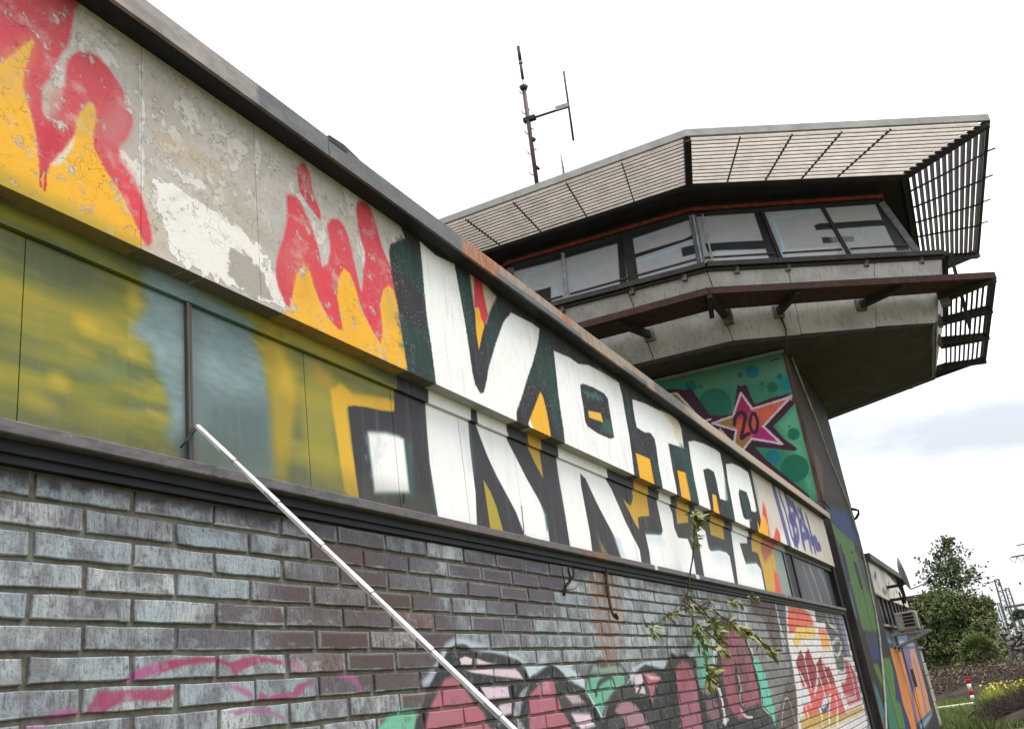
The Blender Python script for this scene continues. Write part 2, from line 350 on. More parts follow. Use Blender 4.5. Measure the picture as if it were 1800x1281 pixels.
for q in ([(60, 60), (70, 300), (145, 720), (90, 690), (30, 400), (10, 100)], [(600, 250), (660, 350), (680, 560), (650, 620), (620, 420)], [(850, 830), (900, 880), (940, 1080), (880, 1060)], [(990, 740), (1110, 780), (1180, 900), (1230, 1230), (1180, 1200), (1120, 940), (1010, 900)]):
    cfp(Rc(*q), DGREEN, soft=.02, a=.6, wob=.12)
cfp(Rc((62, -14), (190, 40), (260, 90), (340, 100), (400, 130), (520, 200), (585, 240), (612, 340), (637, 490), (667, 650), (692, 830), (718, 1040), (400, 930), (158, 780), (140, 610), (120, 480), (100, 340), (80, 150)), WHITE, soft=.006)
cfp(Rc((420, 130), (520, 200), (585, 240), (560, 230), (480, 210)), (232, 214, 180), soft=.02, a=.6)
cfp(Rc((275, 262), (300, 250), (380, 280), (470, 330), (497, 370), (510, 450), (530, 570), (548, 678), (520, 692), (420, 650), (335, 592), (315, 550), (300, 430), (283, 340)), BLACK, soft=.005)
cfp(Rc((310, 310), (400, 320), (460, 380), (340, 360)), (70, 130, 112), soft=.012, a=.7, wob=.05); cfp(Rc((480, 520), (530, 580), (540, 660), (430, 640), (440, 600)), (60, 112, 100), soft=.012, a=.7, wob=.05)
cfp(Rc((340, 465), (440, 485), (460, 560), (345, 520)), (236, 186, 82), soft=.004)
cfp(Rc((695, 375), (800, 410), (900, 460), (1000, 500), (1060, 550), (1085, 610), (1110, 772), (1060, 752), (983, 728), (1000, 830), (1020, 950), (1045, 1070), (1062, 1190), (948, 1150), (930, 1030), (905, 900), (887, 760), (872, 690), (840, 645), (790, 640), (730, 600), (715, 530), (700, 440)), WHITE, soft=.006)
cfp(Rc((930, 470), (1060, 550), (1085, 610), (1100, 740), (1040, 680), (1000, 560)), (246, 232, 196), soft=.04, a=.8)
cfp(Rc((960, 500), (1060, 560), (1075, 620), (1020, 580)), (196, 170, 130), soft=.03, a=.5, wob=.1)
cfp(Rc((722, 803), (835, 853), (882, 1110), (765, 1060)), YEL, soft=.004); cfp(Rc((1055, 943), (1125, 963), (1176, 1240), (1098, 1200)), YEL, soft=.005)
Cc = lambda *p: crop(1180, 740, 4.004, *p)
cfp(Cc((120, 145), (160, 138), (230, 160), (310, 200), (342, 222), (357, 290), (380, 410), (402, 555), (390, 562), (345, 547), (333, 500), (318, 420), (300, 357), (260, 333), (225, 343), (235, 400), (255, 500), (275, 600), (284, 680), (206, 640), (190, 540), (165, 420), (142, 290)), WHITE, soft=.007)
cfp(Cc((385, 303), (430, 298), (490, 325), (540, 360), (560, 430), (580, 530), (602, 630), (590, 642), (565, 632), (550, 560), (530, 500), (480, 480), (474, 510), (490, 600), (508, 672), (522, 690), (567, 690), (578, 740), (588, 820), (458, 760), (440, 640), (420, 530), (398, 420)), WHITE, soft=.007)
cfp(Cc((288, 512), (315, 520), (350, 700), (304, 680)), YEL, soft=.006)
for q in ([(60, 160), (120, 200), (190, 600), (140, 560), (90, 330)], [(370, 330), (390, 420), (450, 700), (410, 690), (385, 560)], [(480, 490), (530, 510), (560, 640), (540, 690), (510, 600)], [(560, 380), (600, 560), (610, 640), (600, 640)]):
    cfp(Cc(*q), (50, 84, 78), soft=.03, a=.6)
# black overspray left of the first letter
cfp([(590, 250), (640, 300), (700, 352), (712, 372), (703, 395), (690, 384), (655, 352), (610, 312), (585, 285)], (50, 50, 58), soft=.03, a=.92)
# pale panel with little flames and a scrawled tag
cfp([(1320, 822), (1332, 860), (1338, 916), (1342, 950), (1460, 1005), (1470, 1000), (1450, 905), (1330, 820)], (214, 206, 194), soft=.01, a=.97)
cfp(Cc((715, 780), (830, 780), (900, 900), (1000, 980), (900, 960), (730, 860)), (240, 238, 234), soft=.06, a=.8)
cfp(Cc((600, 640), (625, 700), (635, 780), (560, 800), (550, 700)), BLACK, soft=.02)
cfp(Cc((645, 560), (665, 620), (680, 700), (692, 780), (694, 850), (618, 800), (640, 700)), (226, 84, 70), soft=.015)
cfp(Cc((603, 693), (622, 752), (640, 650), (662, 680), (682, 740), (688, 850), (620, 810)), (244, 184, 66), soft=.01)
cfp(Cc((740, 745), (765, 790), (775, 880), (716, 850), (728, 790)), (226, 90, 80), soft=.02)
T = lambda *p: crop(1300, 820, 4.574, *p)
TAG = (84, 86, 144)
for pts, w in (([(285, 208), (340, 400), (398, 615)], .20), ([(322, 226), (372, 370), (420, 560)], .09), ([(372, 240), (410, 380), (455, 605)], .15), ([(395, 280), (438, 330), (440, 400), (405, 405)], .10), ([(405, 430), (458, 470), (470, 560), (440, 612)], .10),
               ([(440, 330), (478, 420), (515, 625)], .15), ([(470, 340), (500, 400), (492, 470)], .08), ([(495, 360), (535, 500), (575, 660)], .12), ([(540, 410), (570, 520), (605, 670)], .12), ([(515, 480), (560, 540), (505, 560)], .09), ([(575, 600), (620, 590), (612, 640), (648, 640)], .11)):
    cf.line(T(*pts), w, TAG, soft=.02, a=.86)

# ---- window band print (panes and the header rail above them)
cw = Canvas('window_print', (0, GY, 0), (1, 0, 0), (0, 0, 1), .85, 12.7, 2.15, 2.76, .0025)
OL = (146, 142, 60); hh, ww = cw.a.shape[:2]
cl = fbm(hh, ww, 9, 26, 4, 3)[..., None]; c0, c1, c2 = (l2s(alb(c)) for c in ((108, 114, 76), (142, 143, 62), (186, 166, 60)))
mixn = np.where(cl < .5, c0 + (c1 - c0) * np.clip((cl - .3) / .2, 0, 1), c1 + (c2 - c1) * np.clip((cl - .5) / .2, 0, 1))
cw.a[..., :3] = mixn * .92; cw.a[..., 3] = 1
W0 = lambda *p: crop(0, 400, 2.978, *p)
for cx, cy, rx, ry, a in ((455, 510, 60, 40, .8), (700, 670, 70, 22, .7), (310, 805, 50, 40, .7), (200, 910, 90, 40, .7), (820, 830, 60, 30, .6), (840, 990, 70, 20, .7), (560, 560, 120, 40, .45), (700, 370, 40, 70, .5), (640, 780, 120, 12, .5), (430, 650, 70, 20, .5)):
    cw.fill(W0(*[(cx + rx * math.cos(t), cy + ry * math.sin(t) + .35 * rx * math.cos(t)) for t in np.linspace(0, 6.0, 12)]), (206, 176, 56), soft=.022, a=a)
cw.fill(W0((560, 720), (640, 700), (800, 770), (860, 820), (700, 800), (470, 790), (420, 740)), (100, 120, 96), soft=.03, a=.6)
TEAL = (124, 146, 148)
cw.fill(W0((730, 260), (745, 330), (770, 420), (690, 520), (690, 545), (745, 590), (800, 650), (815, 740), (860, 830), (882, 920), (895, 1010), (870, 1080), (940, 1200), (1020, 1300), (1460, 1300), (1440, 1180), (1425, 1000), (1400, 800), (1370, 690), (1330, 590), (1290, 500), (1010, 330), (800, 200)), TEAL, soft=.022, curve=True)
sp = fbm(hh, ww, 60, 380, 4, 17) - .5; lo = fbm(hh, ww, 6, 30, 3, 8) - .5
sx0, sx1 = [int((cw.pts([q])[0][0] - cw.s0) / cw.res) for q in ((225, 620), (500, 700))]
cw.a[:, sx0:sx1, :3] += (sp * .10 + lo * .16)[:, sx0:sx1, None]
cw.fill(W0((1100, 900), (1420, 900), (1440, 1240), (1000, 1300), (940, 1180)), (88, 104, 104), soft=.07, a=.8)
cw.fill(W0((1000, 380), (1060, 420), (1040, 1300), (980, 1250)), (96, 108, 108), soft=.04, a=.6)
cw.fill(W0((1380, 560), (1470, 600), (1560, 900), (1500, 1350), (1440, 1300), (1425, 1000), (1400, 760)), (176, 150, 52), soft=.03, a=.9)
cw.fill(W0((1455, 640), (1560, 760), (1530, 880), (1460, 840)), (214, 180, 56), soft=.04, a=.8)
W1 = lambda *p: crop(540, 600, 4.004, *p)
cw.fill(W1((20, 130), (240, 300), (200, 640), (260, 1060), (30, 980), (-60, 500)), (162, 152, 62), soft=.04, a=.8)
cw.fill(W1((70, 180), (160, 250), (170, 330), (80, 260)), (214, 150, 58), soft=.04, a=.8)
cw.fill(W1((165, 340), (240, 300), (320, 365), (560, 400), (612, 420), (618, 480), (600, 497), (420, 468), (292, 458), (280, 480), (300, 640), (375, 1100), (300, 1090), (265, 1050), (225, 780), (185, 500)), (226, 178, 52), soft=.010)
cw.fill(W1((300, 280), (480, 320), (520, 370), (330, 350)), (132, 132, 70), soft=.04, a=.8)
cw.fill(W1((290, 462), (330, 455), (420, 466), (520, 488), (602, 498), (618, 488), (613, 330), (610, 180), (900, 150), (3330, 1300), (3330, 1500), (3420, 1900), (375, 1150), (345, 930), (310, 640)), BLACK, soft=.004)
cw.fill(W1((415, 650), (560, 630), (690, 680), (745, 720), (760, 1080), (720, 1090), (480, 1070), (430, 800)), (62, 92, 90), soft=.02, a=.8)
cw.fill(W1((430, 640), (560, 645), (645, 668), (682, 690), (705, 900), (722, 1062), (600, 1062), (478, 1064), (455, 860)), WHITE, soft=.012)
cw.fill(W1((440, 690), (540, 700), (520, 800), (460, 900)), (206, 214, 214), soft=.03, a=.5, wob=.1)
cw.fill(W1((830, 330), (870, 600), (930, 1180), (890, 1180), (850, 800), (826, 500)), (62, 92, 84), soft=.01, a=.8)
cw.fill(Y4((188, 60), (490, 200), (494, 420), (503, 560), (522, 720), (546, 900), (556, 1150), (285, 1090), (250, 860), (225, 700), (206, 480), (196, 330)), WHITE, soft=.004)
cw.fill(Y4((430, 420), (492, 420), (525, 760), (490, 760), (450, 560)), (214, 222, 226), soft=.04, a=.6)
cw.fill(Y4((525, 250), (745, 350), (745, 470), (772, 545), (832, 660), (902, 800), (982, 940), (1042, 1060), (1070, 1270), (890, 1200), (830, 1040), (760, 910), (690, 780), (630, 650), (580, 520), (540, 410)), WHITE, soft=.005)
cw.fill(Y4((990, 940), (1045, 1050), (1060, 1130), (1048, 1180), (1030, 1060)), (62, 96, 88), soft=.01, a=.8)
cw.fill(Y4((600, 812), (652, 900), (692, 1000), (745, 1190), (650, 1160), (620, 950)), (178, 158, 52), soft=.004)
cw.fill(Y4((880, 430), (985, 500), (990, 580), (1022, 805), (960, 690), (900, 560)), (198, 158, 50), soft=.004)
Rl = lambda *p: crop(960, 760, 4.575, *p)
cw.fill(Rl((70, 60), (470, 250), (472, 310), (482, 380), (525, 450), (582, 580), (642, 720), (702, 840), (752, 940), (775, 1090), (615, 1030), (560, 850), (480, 700), (405, 560), (330, 400), (290, 345), (275, 335), (282, 430), (322, 640), (352, 800), (376, 980), (195, 920), (160, 700), (130, 520), (105, 380), (85, 240)), WHITE, soft=.005)
cw.fill(Rl((272, 330), (320, 375), (330, 400), (300, 420)), BLACK, soft=.004); cw.fill(Rl((540, 820), (600, 860), (640, 1000), (600, 1000)), (206, 216, 226), soft=.02, a=.7)
cw.fill(Rl((415, 820), (440, 880), (500, 980), (450, 970)), (130, 126, 56), soft=.02)
cw.fill(Rl((680, 330), (802, 400), (806, 480), (832, 672), (770, 676), (738, 684), (748, 780), (720, 740), (680, 660), (620, 535), (645, 560), (680, 592), (698, 530), (690, 440)), (208, 164, 48), soft=.006)
cw.fill(Rl((1030, 500), (1130, 540), (1145, 725), (1055, 735)), (206, 164, 50), soft=.008)
cw.fill(Rl((890, 430), (980, 470), (990, 590), (1015, 650), (1032, 770), (1062, 845), (1140, 855), (1178, 960), (1215, 1190), (850, 1120), (830, 960), (800, 818), (925, 825), (938, 790), (915, 680), (890, 560)), WHITE, soft=.007)
cw.fill(Rl((800, 818), (925, 825), (960, 900), (830, 880)), (204, 228, 232), soft=.03, a=.6)
cw.fill(Cc((148, 600), (212, 640), (218, 700), (242, 780), (265, 890), (280, 915), (340, 910), (390, 925), (412, 950), (452, 1160), (236, 1110), (215, 980), (185, 800)), WHITE, soft=.008)
cw.fill(Cc((258, 640), (358, 700), (376, 835), (280, 800)), (198, 158, 50), soft=.008)
cw.fill(Cc((413, 700), (530, 760), (536, 860), (482, 860), (502, 930), (526, 1005), (600, 1000), (632, 1040), (668, 1230), (475, 1165), (450, 980), (430, 850)), WHITE, soft=.01)
for q in ([(280, 915), (340, 910), (400, 940), (420, 1010), (300, 980)], [(526, 1005), (600, 1000), (632, 1040), (640, 1090), (540, 1060)]): cw.fill(Cc(*q), (206, 228, 234), soft=.05, a=.6)
cw.fill(Cc((555, 760), (700, 820), (1000, 960), (900, 1260), (672, 1200), (645, 1050), (612, 930), (570, 915)), (206, 164, 62), soft=.01)
cw.fill(Cc((620, 780), (760, 850), (720, 900), (660, 1000), (640, 940)), (176, 98, 74), soft=.03)
cw.fill(Cc((720, 880), (800, 900), (860, 1250), (780, 1230), (740, 1050)), (140, 156, 150), soft=.02); cw.fill(Cc((725, 1050), (755, 1080), (785, 1240), (735, 1230)), (220, 92, 80), soft=.02)
cw.fill([(1376, 960), (1500, 1000), (1500, 1100), (1396, 1060)], (52, 50, 52), soft=.01)
for k, (x, w) in enumerate(((1412, .05), (1424, .08), (1440, .06), (1452, .09))):
    cw.line([(x, 992 + (x - 1412) * .4), (x + 9, 1020), (x + 22, 1060)], w, (176, 176, 190), soft=.05, a=.75)
cw.fill([(100, 700), (760, 872), (760, 930), (0, 760), (0, 700)], (92, 96, 74), soft=.05, a=.35)

# ---- brick wall print
cb = Canvas('brick_print', (0, WY, 0), (1, 0, 0), (0, 0, 1), .85, 12.7, .2, 2.24, .0035)
MAG, MAG2 = (156, 52, 92), (164, 88, 136)
M1 = lambda *p: crop(0, 1060, 5.797, *p); M2 = lambda *p: crop(280, 1060, 5.797, *p)
cb.fill(M1((1210, 810), (1380, 690), (1500, 640), (1739, 580), (1739, 680), (1500, 760), (1380, 810)), MAG2, soft=.006); cb.fill(M2((-5, 620), (150, 580), (400, 555), (600, 560), (720, 610), (780, 590), (860, 560), (1000, 540), (1260, 590), (1290, 640), (1100, 610), (960, 640), (840, 690), (750, 745), (720, 660), (600, 620), (400, 620), (200, 660), (0, 720)), MAG, soft=.004, a=.92)
cb.fill(M2((1330, 580), (1400, 590), (1480, 700), (1400, 710), (1340, 660)), MAG2, soft=.01, a=.7)
cb.fill(M1((860, 1150), (960, 980), (1010, 910), (1300, 890), (1500, 880), (1739, 880), (1830, 880), (1760, 960), (1660, 1010), (1560, 1010), (1400, 990), (1250, 1020), (1150, 1060), (1050, 1130)), MAG, soft=.004, a=.95)
cb.fill(M1((400, 1200), (560, 1110), (700, 1080), (820, 1090), (840, 1150), (700, 1190)), MAG2, soft=.006, a=.9); cb.fill(M1((240, 1270), (400, 1250), (500, 1300), (240, 1330)), MAG2, soft=.008, a=.8)
cb.fill(M2((700, 850), (800, 840), (940, 900), (950, 990), (850, 940)), MAG2, soft=.006, a=.8); cb.fill(M2((1010, 910), (1110, 950), (1360, 905), (1400, 830), (1600, 780), (1500, 850), (1420, 960), (1250, 990), (1010, 1010)), (160, 66, 112), soft=.004, a=.92)
cb.fill(M2((730, 1110), (860, 1080), (1120, 1080), (1280, 1170), (1280, 1210), (1150, 1130), (900, 1110), (800, 1160)), MAG2, soft=.005, a=.85)
cb.line([(600, 1185), (622, 1195), (634, 1215)], .02, MAG2, soft=.006, a=.8)
PK, PKL, BK, MINT, LAV = (180, 100, 118), (230, 206, 216), (44, 45, 48), (112, 190, 160), (198, 212, 222)
G1 = lambda *p: crop(640, 1080, 5.625, *p); G2 = lambda *p: crop(940, 1080, 6.373, *p); G3 = lambda *p: crop(1180, 1040, 5.314, *p); G4 = lambda *p: crop(1360, 1040, 5.315, *p)
# letter one
cb.fill(G1((740, 460), (800, 300), (900, 230), (1050, 260), (1240, 330), (1500, 390), (1580, 480), (1700, 520), (1500, 560), (600, 700), (560, 690)), LAV, soft=.012, a=.75)
cb.fill(G1((540, 1000), (640, 720), (720, 560), (780, 450), (830, 360), (900, 310), (1000, 300), (1100, 360), (1300, 390), (1460, 430), (1570, 490), (1640, 630), (1700, 560), (1760, 530), (1820, 560), (1900, 700), (1700, 700), (1560, 760), (1480, 950), (1500, 1150), (1300, 1250), (480, 1250)), BK, soft=.007, curve=True)
cb.fill(G1((600, 1110), (660, 900), (790, 640), (880, 610), (1000, 740), (1080, 860), (1180, 960), (1240, 1100), (1400, 1250), (560, 1300)), PK, soft=.01)
cb.fill(G1((600, 1110), (640, 980), (960, 940), (960, 1060)), (176, 120, 130), soft=.02, a=.6)
cb.fill(G1((940, 440), (1000, 415), (1070, 440), (1060, 500), (960, 500)), PKL, soft=.004); cb.fill(G1((1100, 430), (1200, 470), (1300, 490), (1110, 500)), PKL, soft=.004)
cb.fill(G1((1010, 555), (1250, 540), (1500, 540), (1550, 590), (1575, 640), (1300, 610), (1080, 580)), PKL, soft=.004); cb.fill(G1((1590, 520), (1760, 515), (1640, 630)), LAV, soft=.004)
cb.fill(G1((1150, 720), (1420, 710), (1440, 820), (1220, 840)), (226, 204, 216), soft=.006); cb.fill(G1((1320, 900), (1460, 870), (1460, 980), (1380, 1000)), (224, 200, 214), soft=.006)
cb.fill(G1((130, 1140), (250, 1010), (360, 930), (520, 930), (520, 1000), (490, 1200), (130, 1250)), MINT, soft=.008); cb.fill(G1((380, 880), (500, 850), (520, 910), (380, 930)), (62, 84, 86), soft=.012, a=.8)
# letter two and the rest
cb.fill(G2((-60, 760), (0, 690), (100, 590), (180, 560), (280, 620), (380, 740), (560, 830), (640, 960), (740, 1160), (800, 1300), (-100, 1300)), BK, soft=.008, curve=True)
cb.fill(G2((0, 580), (60, 560), (160, 560), (0, 690)), LAV, soft=.01, a=.8); cb.fill(G2((200, 560), (330, 580), (420, 620), (560, 720), (570, 830), (420, 740)), LAV, soft=.008, a=.9)
cb.fill(G2((-60, 900), (40, 790), (140, 710), (210, 740), (240, 880), (290, 1040), (370, 1190), (420, 1300), (-60, 1300)), PK, soft=.01); cb.fill(G2((50, 800), (150, 740), (170, 860), (60, 880)), (196, 150, 164), soft=.02, a=.8)
cb.fill(G2((320, 880), (470, 890), (570, 990), (420, 1010)), (190, 170, 176), soft=.012); cb.fill(G2((400, 1100), (620, 1110), (680, 1250), (520, 1300)), PKL, soft=.012)
cb.fill(G2((580, 740), (620, 570), (720, 480), (760, 500), (880, 540), (960, 545), (1040, 650), (1080, 760), (1000, 860), (820, 1000), (760, 1140), (700, 1040), (580, 840)), (64, 66, 66), soft=.01, a=.85, curve=True)
cb.fill(G2((590, 760), (640, 680), (780, 670), (1000, 670), (1010, 780), (900, 840), (800, 980), (750, 1130), (660, 980), (590, 850)), MINT, soft=.008, a=.9); cb.fill(G2((620, 660), (660, 560), (760, 600), (880, 570), (960, 580), (1010, 660)), (150, 176, 160), soft=.01, a=.8)
cb.line(G2((690, 900), (720, 780), (790, 720), (860, 700), (900, 790)), .022, (58, 70, 66), soft=.008); cb.line(G2((590, 860), (660, 990), (750, 1150)), .016, LAV, soft=.005)
cb.fill(G2((760, 1300), (800, 1080), (880, 880), (1000, 800), (1120, 780), (1180, 600), (1240, 560), (1340, 590), (1440, 620), (1540, 540), (1657, 470), (1800, 500), (1900, 1300)), BK, soft=.008)
cb.fill(G2((890, 1080), (960, 990), (1050, 970), (1130, 1010), (1190, 1080), (1260, 1200), (1300, 1300), (1040, 1300), (1000, 1160)), (170, 126, 140), soft=.012); cb.fill(G2((1120, 690), (1190, 660), (1250, 890), (1130, 880)), PKL, soft=.006); cb.line(G2((1150, 890), (1220, 760)), .014, BK, soft=.004)
cb.fill(G2((1210, 650), (1330, 650), (1460, 740), (1500, 860), (1560, 1000), (1620, 1230), (1400, 1250), (1330, 1060), (1290, 860)), PK, soft=.01); cb.fill(G2((1230, 670), (1440, 720), (1300, 730)), PKL, soft=.008, a=.9); cb.fill(G2((1300, 940), (1410, 900), (1420, 1010), (1320, 1030)), (150, 126, 132), soft=.01, a=.8)
cb.fill(G2((1100, 600), (1180, 555), (1280, 520), (1500, 520), (1440, 600), (1240, 560), (1150, 620), (1060, 780), (1040, 760)), LAV, soft=.008, a=.85)
# three tall letters on the right
cb.fill(G3((-20, 620), (60, 600), (150, 590), (220, 680), (260, 880), (330, 960), (400, 890), (430, 560), (400, 400), (440, 270), (500, 230), (620, 300), (700, 420), (760, 600), (830, 820), (900, 1080), (960, 1300), (-100, 1300)), BK, soft=.01, curve=True)
cb.fill(G3((40, 720), (80, 660), (150, 650), (200, 720), (240, 880), (270, 1100), (300, 1300), (110, 1300), (70, 1000)), PK, soft=.014); cb.fill(G3((90, 900), (230, 900), (270, 1290), (120, 1290)), (176, 124, 146), soft=.03, a=.6)
cb.fill(G3((230, 480), (250, 400), (320, 400), (330, 500), (380, 520), (385, 880), (260, 890), (235, 640)), (108, 176, 156), soft=.012); cb.fill(G3((130, 560), (150, 450), (200, 440), (210, 560)), (60, 78, 76), soft=.014, a=.8); cb.fill(G3((270, 900), (390, 890), (390, 930)), LAV, soft=.01)
cb.fill(G3((320, 1000), (400, 1000), (440, 1060), (460, 1160), (420, 1230), (340, 1170)), (130, 92, 104), soft=.02)
cb.line(G3((405, 540), (400, 660), (430, 780), (420, 870)), .03, PKL, soft=.006); cb.line(G3((445, 900), (480, 1030), (500, 1150)), .05, PKL, soft=.008); cb.fill(G3((500, 1150), (540, 1190), (510, 1250), (480, 1220)), PKL, soft=.01)
cb.fill(G3((480, 470), (510, 360), (590, 360), (680, 440), (740, 610), (800, 860), (830, 1040), (690, 1090), (650, 900), (590, 650), (600, 820), (640, 1050), (720, 1170), (620, 1190), (540, 1080), (490, 860), (470, 640)), (156, 84, 98), soft=.014)
cb.fill(G3((600, 480), (680, 500), (720, 800), (740, 960), (660, 900), (620, 640)), (104, 78, 80), soft=.03, a=.7); cb.line(G3((612, 690), (630, 900), (660, 1060)), .035, BK, soft=.01); cb.line(G3((625, 770), (650, 900), (640, 990), (670, 1060)), .016, PKL, soft=.006)
cb.line(G3((640, 1080), (690, 1160), (760, 1170)), .018, PKL, soft=.006)
cb.line(G3((680, 370), (730, 500), (770, 590)), .03, LAV, soft=.01, a=.9)
cb.fill(G3((760, 640), (800, 600), (850, 720), (900, 860), (940, 1000), (970, 1150), (980, 1270), (930, 1140), (860, 1060), (850, 960), (800, 760)), (104, 196, 170), soft=.008); cb.line(G3((780, 650), (840, 860), (850, 1060), (930, 1150)), .012, LAV, soft=.004)
# grey and brown fields between the pieces
cb.fill(G3((740, 60), (970, 100), (1000, 280), (1040, 520), (960, 560), (900, 380), (850, 250), (760, 200)), (84, 66, 64), soft=.02, a=.9)
cb.fill(G3((700, 200), (870, 260), (960, 560), (1080, 640), (1130, 1000), (960, 1040), (880, 720), (760, 560)), (128, 126, 122), soft=.03, a=.75)
cb.fill(G3((970, 90), (1060, 110), (1080, 280), (1120, 560), (1180, 800), (1120, 780), (1060, 500), (1010, 260)), (88, 90, 94), soft=.02, a=.85)
cb.fill(G3((1080, 850), (1160, 860), (1260, 1300), (980, 1300), (1000, 1120)), (86, 70, 66), soft=.03, a=.9); cb.line(G3((1030, 1250), (1060, 1010), (1110, 1030), (1170, 1260)), .022, (190, 180, 172), soft=.008, a=.8)
# last piece: white ground with red, orange and ochre
cb.fill(G4((110, 110), (380, 130), (640, 190), (700, 420), (760, 700), (830, 1000), (880, 1240), (860, 1300), (230, 1300), (220, 1000), (180, 700), (130, 440)), (232, 226, 226), soft=.02)
cb.fill(G4((375, 130), (640, 190), (660, 330), (720, 600), (600, 620), (540, 470), (480, 330), (400, 280)), (92, 90, 92), soft=.02)
cb.fill(G4((480, 280), (380, 290), (400, 330), (490, 350)), (232, 228, 228), soft=.02)
cb.fill(G4((600, 220), (650, 230), (690, 460), (720, 600), (690, 600), (650, 440)), (150, 140, 186), soft=.03, a=.8)
cb.fill(G4((140, 140), (240, 150), (340, 200), (380, 310), (300, 340), (210, 340), (150, 380), (130, 280)), (232, 112, 88), soft=.02); cb.fill(G4((130, 290), (210, 310), (205, 380), (150, 390)), (222, 96, 80), soft=.012)
cb.fill(G4((220, 340), (385, 330), (390, 420), (260, 440), (220, 520), (180, 460)), (236, 200, 96), soft=.03); cb.fill(G4((415, 340), (490, 350), (520, 460), (530, 540), (450, 520)), (238, 176, 96), soft=.025); cb.fill(G4((415, 340), (490, 350), (500, 400), (420, 400)), (232, 130, 112), soft=.02)
cb.fill(G4((210, 660), (250, 540), (290, 620), (320, 520), (390, 690), (440, 600), (480, 700), (520, 700), (560, 800), (600, 960), (480, 980), (400, 1000), (330, 990), (260, 880)), (150, 46, 54), soft=.012)
cb.fill(G4((260, 860), (380, 900), (560, 850), (620, 960), (680, 1160), (560, 1180), (470, 1160), (360, 1180), (330, 1240), (280, 1120), (240, 1000)), (222, 96, 92), soft=.03); cb.fill(G4((600, 620), (700, 640), (760, 760), (820, 1010), (700, 1060), (640, 900)), (186, 74, 82), soft=.025); cb.fill(G4((640, 960), (760, 960), (760, 1020), (660, 1030)), (222, 190, 196), soft=.03, a=.8)
cb.fill(G4((250, 1180), (420, 1120), (640, 1140), (820, 1060), (850, 1110), (700, 1180), (560, 1260), (260, 1300)), (196, 158, 70), soft=.04, a=.9)
for q in ([(290, 620), (320, 760), (350, 900)], [(400, 690), (410, 820), (385, 950)], [(410, 740), (450, 860), (480, 960)], [(450, 640), (490, 780), (530, 880)], [(520, 620), (580, 800), (640, 1000)], [(250, 760), (320, 920), (350, 1060)], [(210, 690), (260, 860), (250, 900)], [(700, 660), (740, 820), (770, 1000)], [(580, 980), (600, 1100), (590, 1240)], [(610, 950), (660, 1080), (690, 1240)],
          [(530, 960), (510, 1060), (430, 1100)], [(300, 1060), (330, 1180)], [(440, 1080), (460, 1240)], [(520, 1060), (520, 1230)]):
    cb.line(G4(*q), .05, (238, 230, 232), soft=.02, a=.9)
cb.fill(G4((240, 900), (310, 880), (350, 1050), (290, 1040), (240, 1200), (232, 1000)), (224, 228, 236), soft=.02); cb.fill(G4((470, 980), (540, 960), (500, 1060), (440, 1090)), (226, 220, 226), soft=.02); cb.line(G4((430, 1040), (460, 1110), (510, 1060), (505, 1000)), .04, (74, 86, 104), soft=.015); cb.line(G4((620, 960), (680, 1160)), .035, (60, 62, 66), soft=.01)
cb.fill(G4((530, 450), (560, 400), (600, 430), (640, 560), (680, 720), (650, 780), (600, 760), (570, 620)), (96, 102, 100), soft=.012)
for q in ([(545, 480), (560, 540), (600, 600), (635, 500), (600, 440), (550, 480)], [(560, 580), (580, 700), (640, 760), (670, 720), (650, 600)], [(500, 220), (520, 300), (580, 350)], [(545, 230), (570, 300), (600, 370)]):
    cb.line(G4(*q), .045, (226, 222, 216), soft=.015, a=.85)
cb.fill(G4((620, 760), (690, 760), (670, 850), (630, 850)), (222, 216, 208), soft=.02); cb.line(G4((20, 130), (60, 300), (110, 480)), .03, (222, 222, 226), soft=.012)

# ---- brick condition: R lime bloom, G rust run, B red-brown body
cz = Canvas('brick_state', (0, WY, 0), (1, 0, 0), (0, 0, 1), .85, 12.7, .2, 2.24, .01)
n1 = fbm(cz.h, cz.w, 14, 70, 4, 21); n2 = fbm(cz.h, cz.w, 10, 40, 3, 5)
cz.a[..., 0] = .60 + .36 * n1; cz.a[..., 1] = 0; cz.a[..., 2] = .22 + .25 * n2; cz.a[..., 3] = 1
def zone(px, ch, val, soft, a=1.0):
    keep = cz.a.copy(); P = cz.pts(px); tmp = Canvas('t', cz.O, cz.ex, cz.ey, cz.s0, cz.s1, cz.t0, cz.t1, cz.res)
    tmp.fill(px, WHITE, soft=soft, a=a); m = tmp.a[..., 3]; cz.a[..., ch] = keep[..., ch] * (1 - m) + val * m
zone([(-400, 700), (250, 800), (420, 900), (420, 1000), (300, 1130), (620, 1160), (600, 1350), (-600, 1500)], 0, .92, .10)
zone([(-200, 850), (60, 940), (80, 1100), (-200, 1150)], 0, 1.0, .06)
zone([(520, 960), (650, 960), (760, 1040), (800, 1120), (700, 1230), (560, 1240), (480, 1120)], 0, .56, .08); zone([(480, 960), (660, 960), (800, 1050), (820, 1130), (700, 1281), (520, 1281), (470, 1130)], 2, .95, .10)
zone([(960, 1040), (1080, 1010), (1280, 1080), (1400, 1120), (1300, 1160), (1120, 1140), (960, 1180), (900, 1100)], 0, 1.0, .12); zone([(820, 950), (1000, 990), (960, 1100), (800, 1060)], 0, .52, .10); zone([(960, 980), (1300, 1060), (1200, 1160), (960, 1160)], 2, .05, .1)
zone([(1034, 985), (1085, 995), (1095, 1060), (1096, 1150), (1080, 1190), (1060, 1190), (1048, 1120), (1036, 1050)], 1, .95, .05); zone([(1040, 985), (1052, 988), (1052, 1050), (1040, 1040)], 1, 1.0, .02); zone([(1120, 1015), (1140, 1018), (1150, 1060), (1136, 1060)], 1, .4, .04)

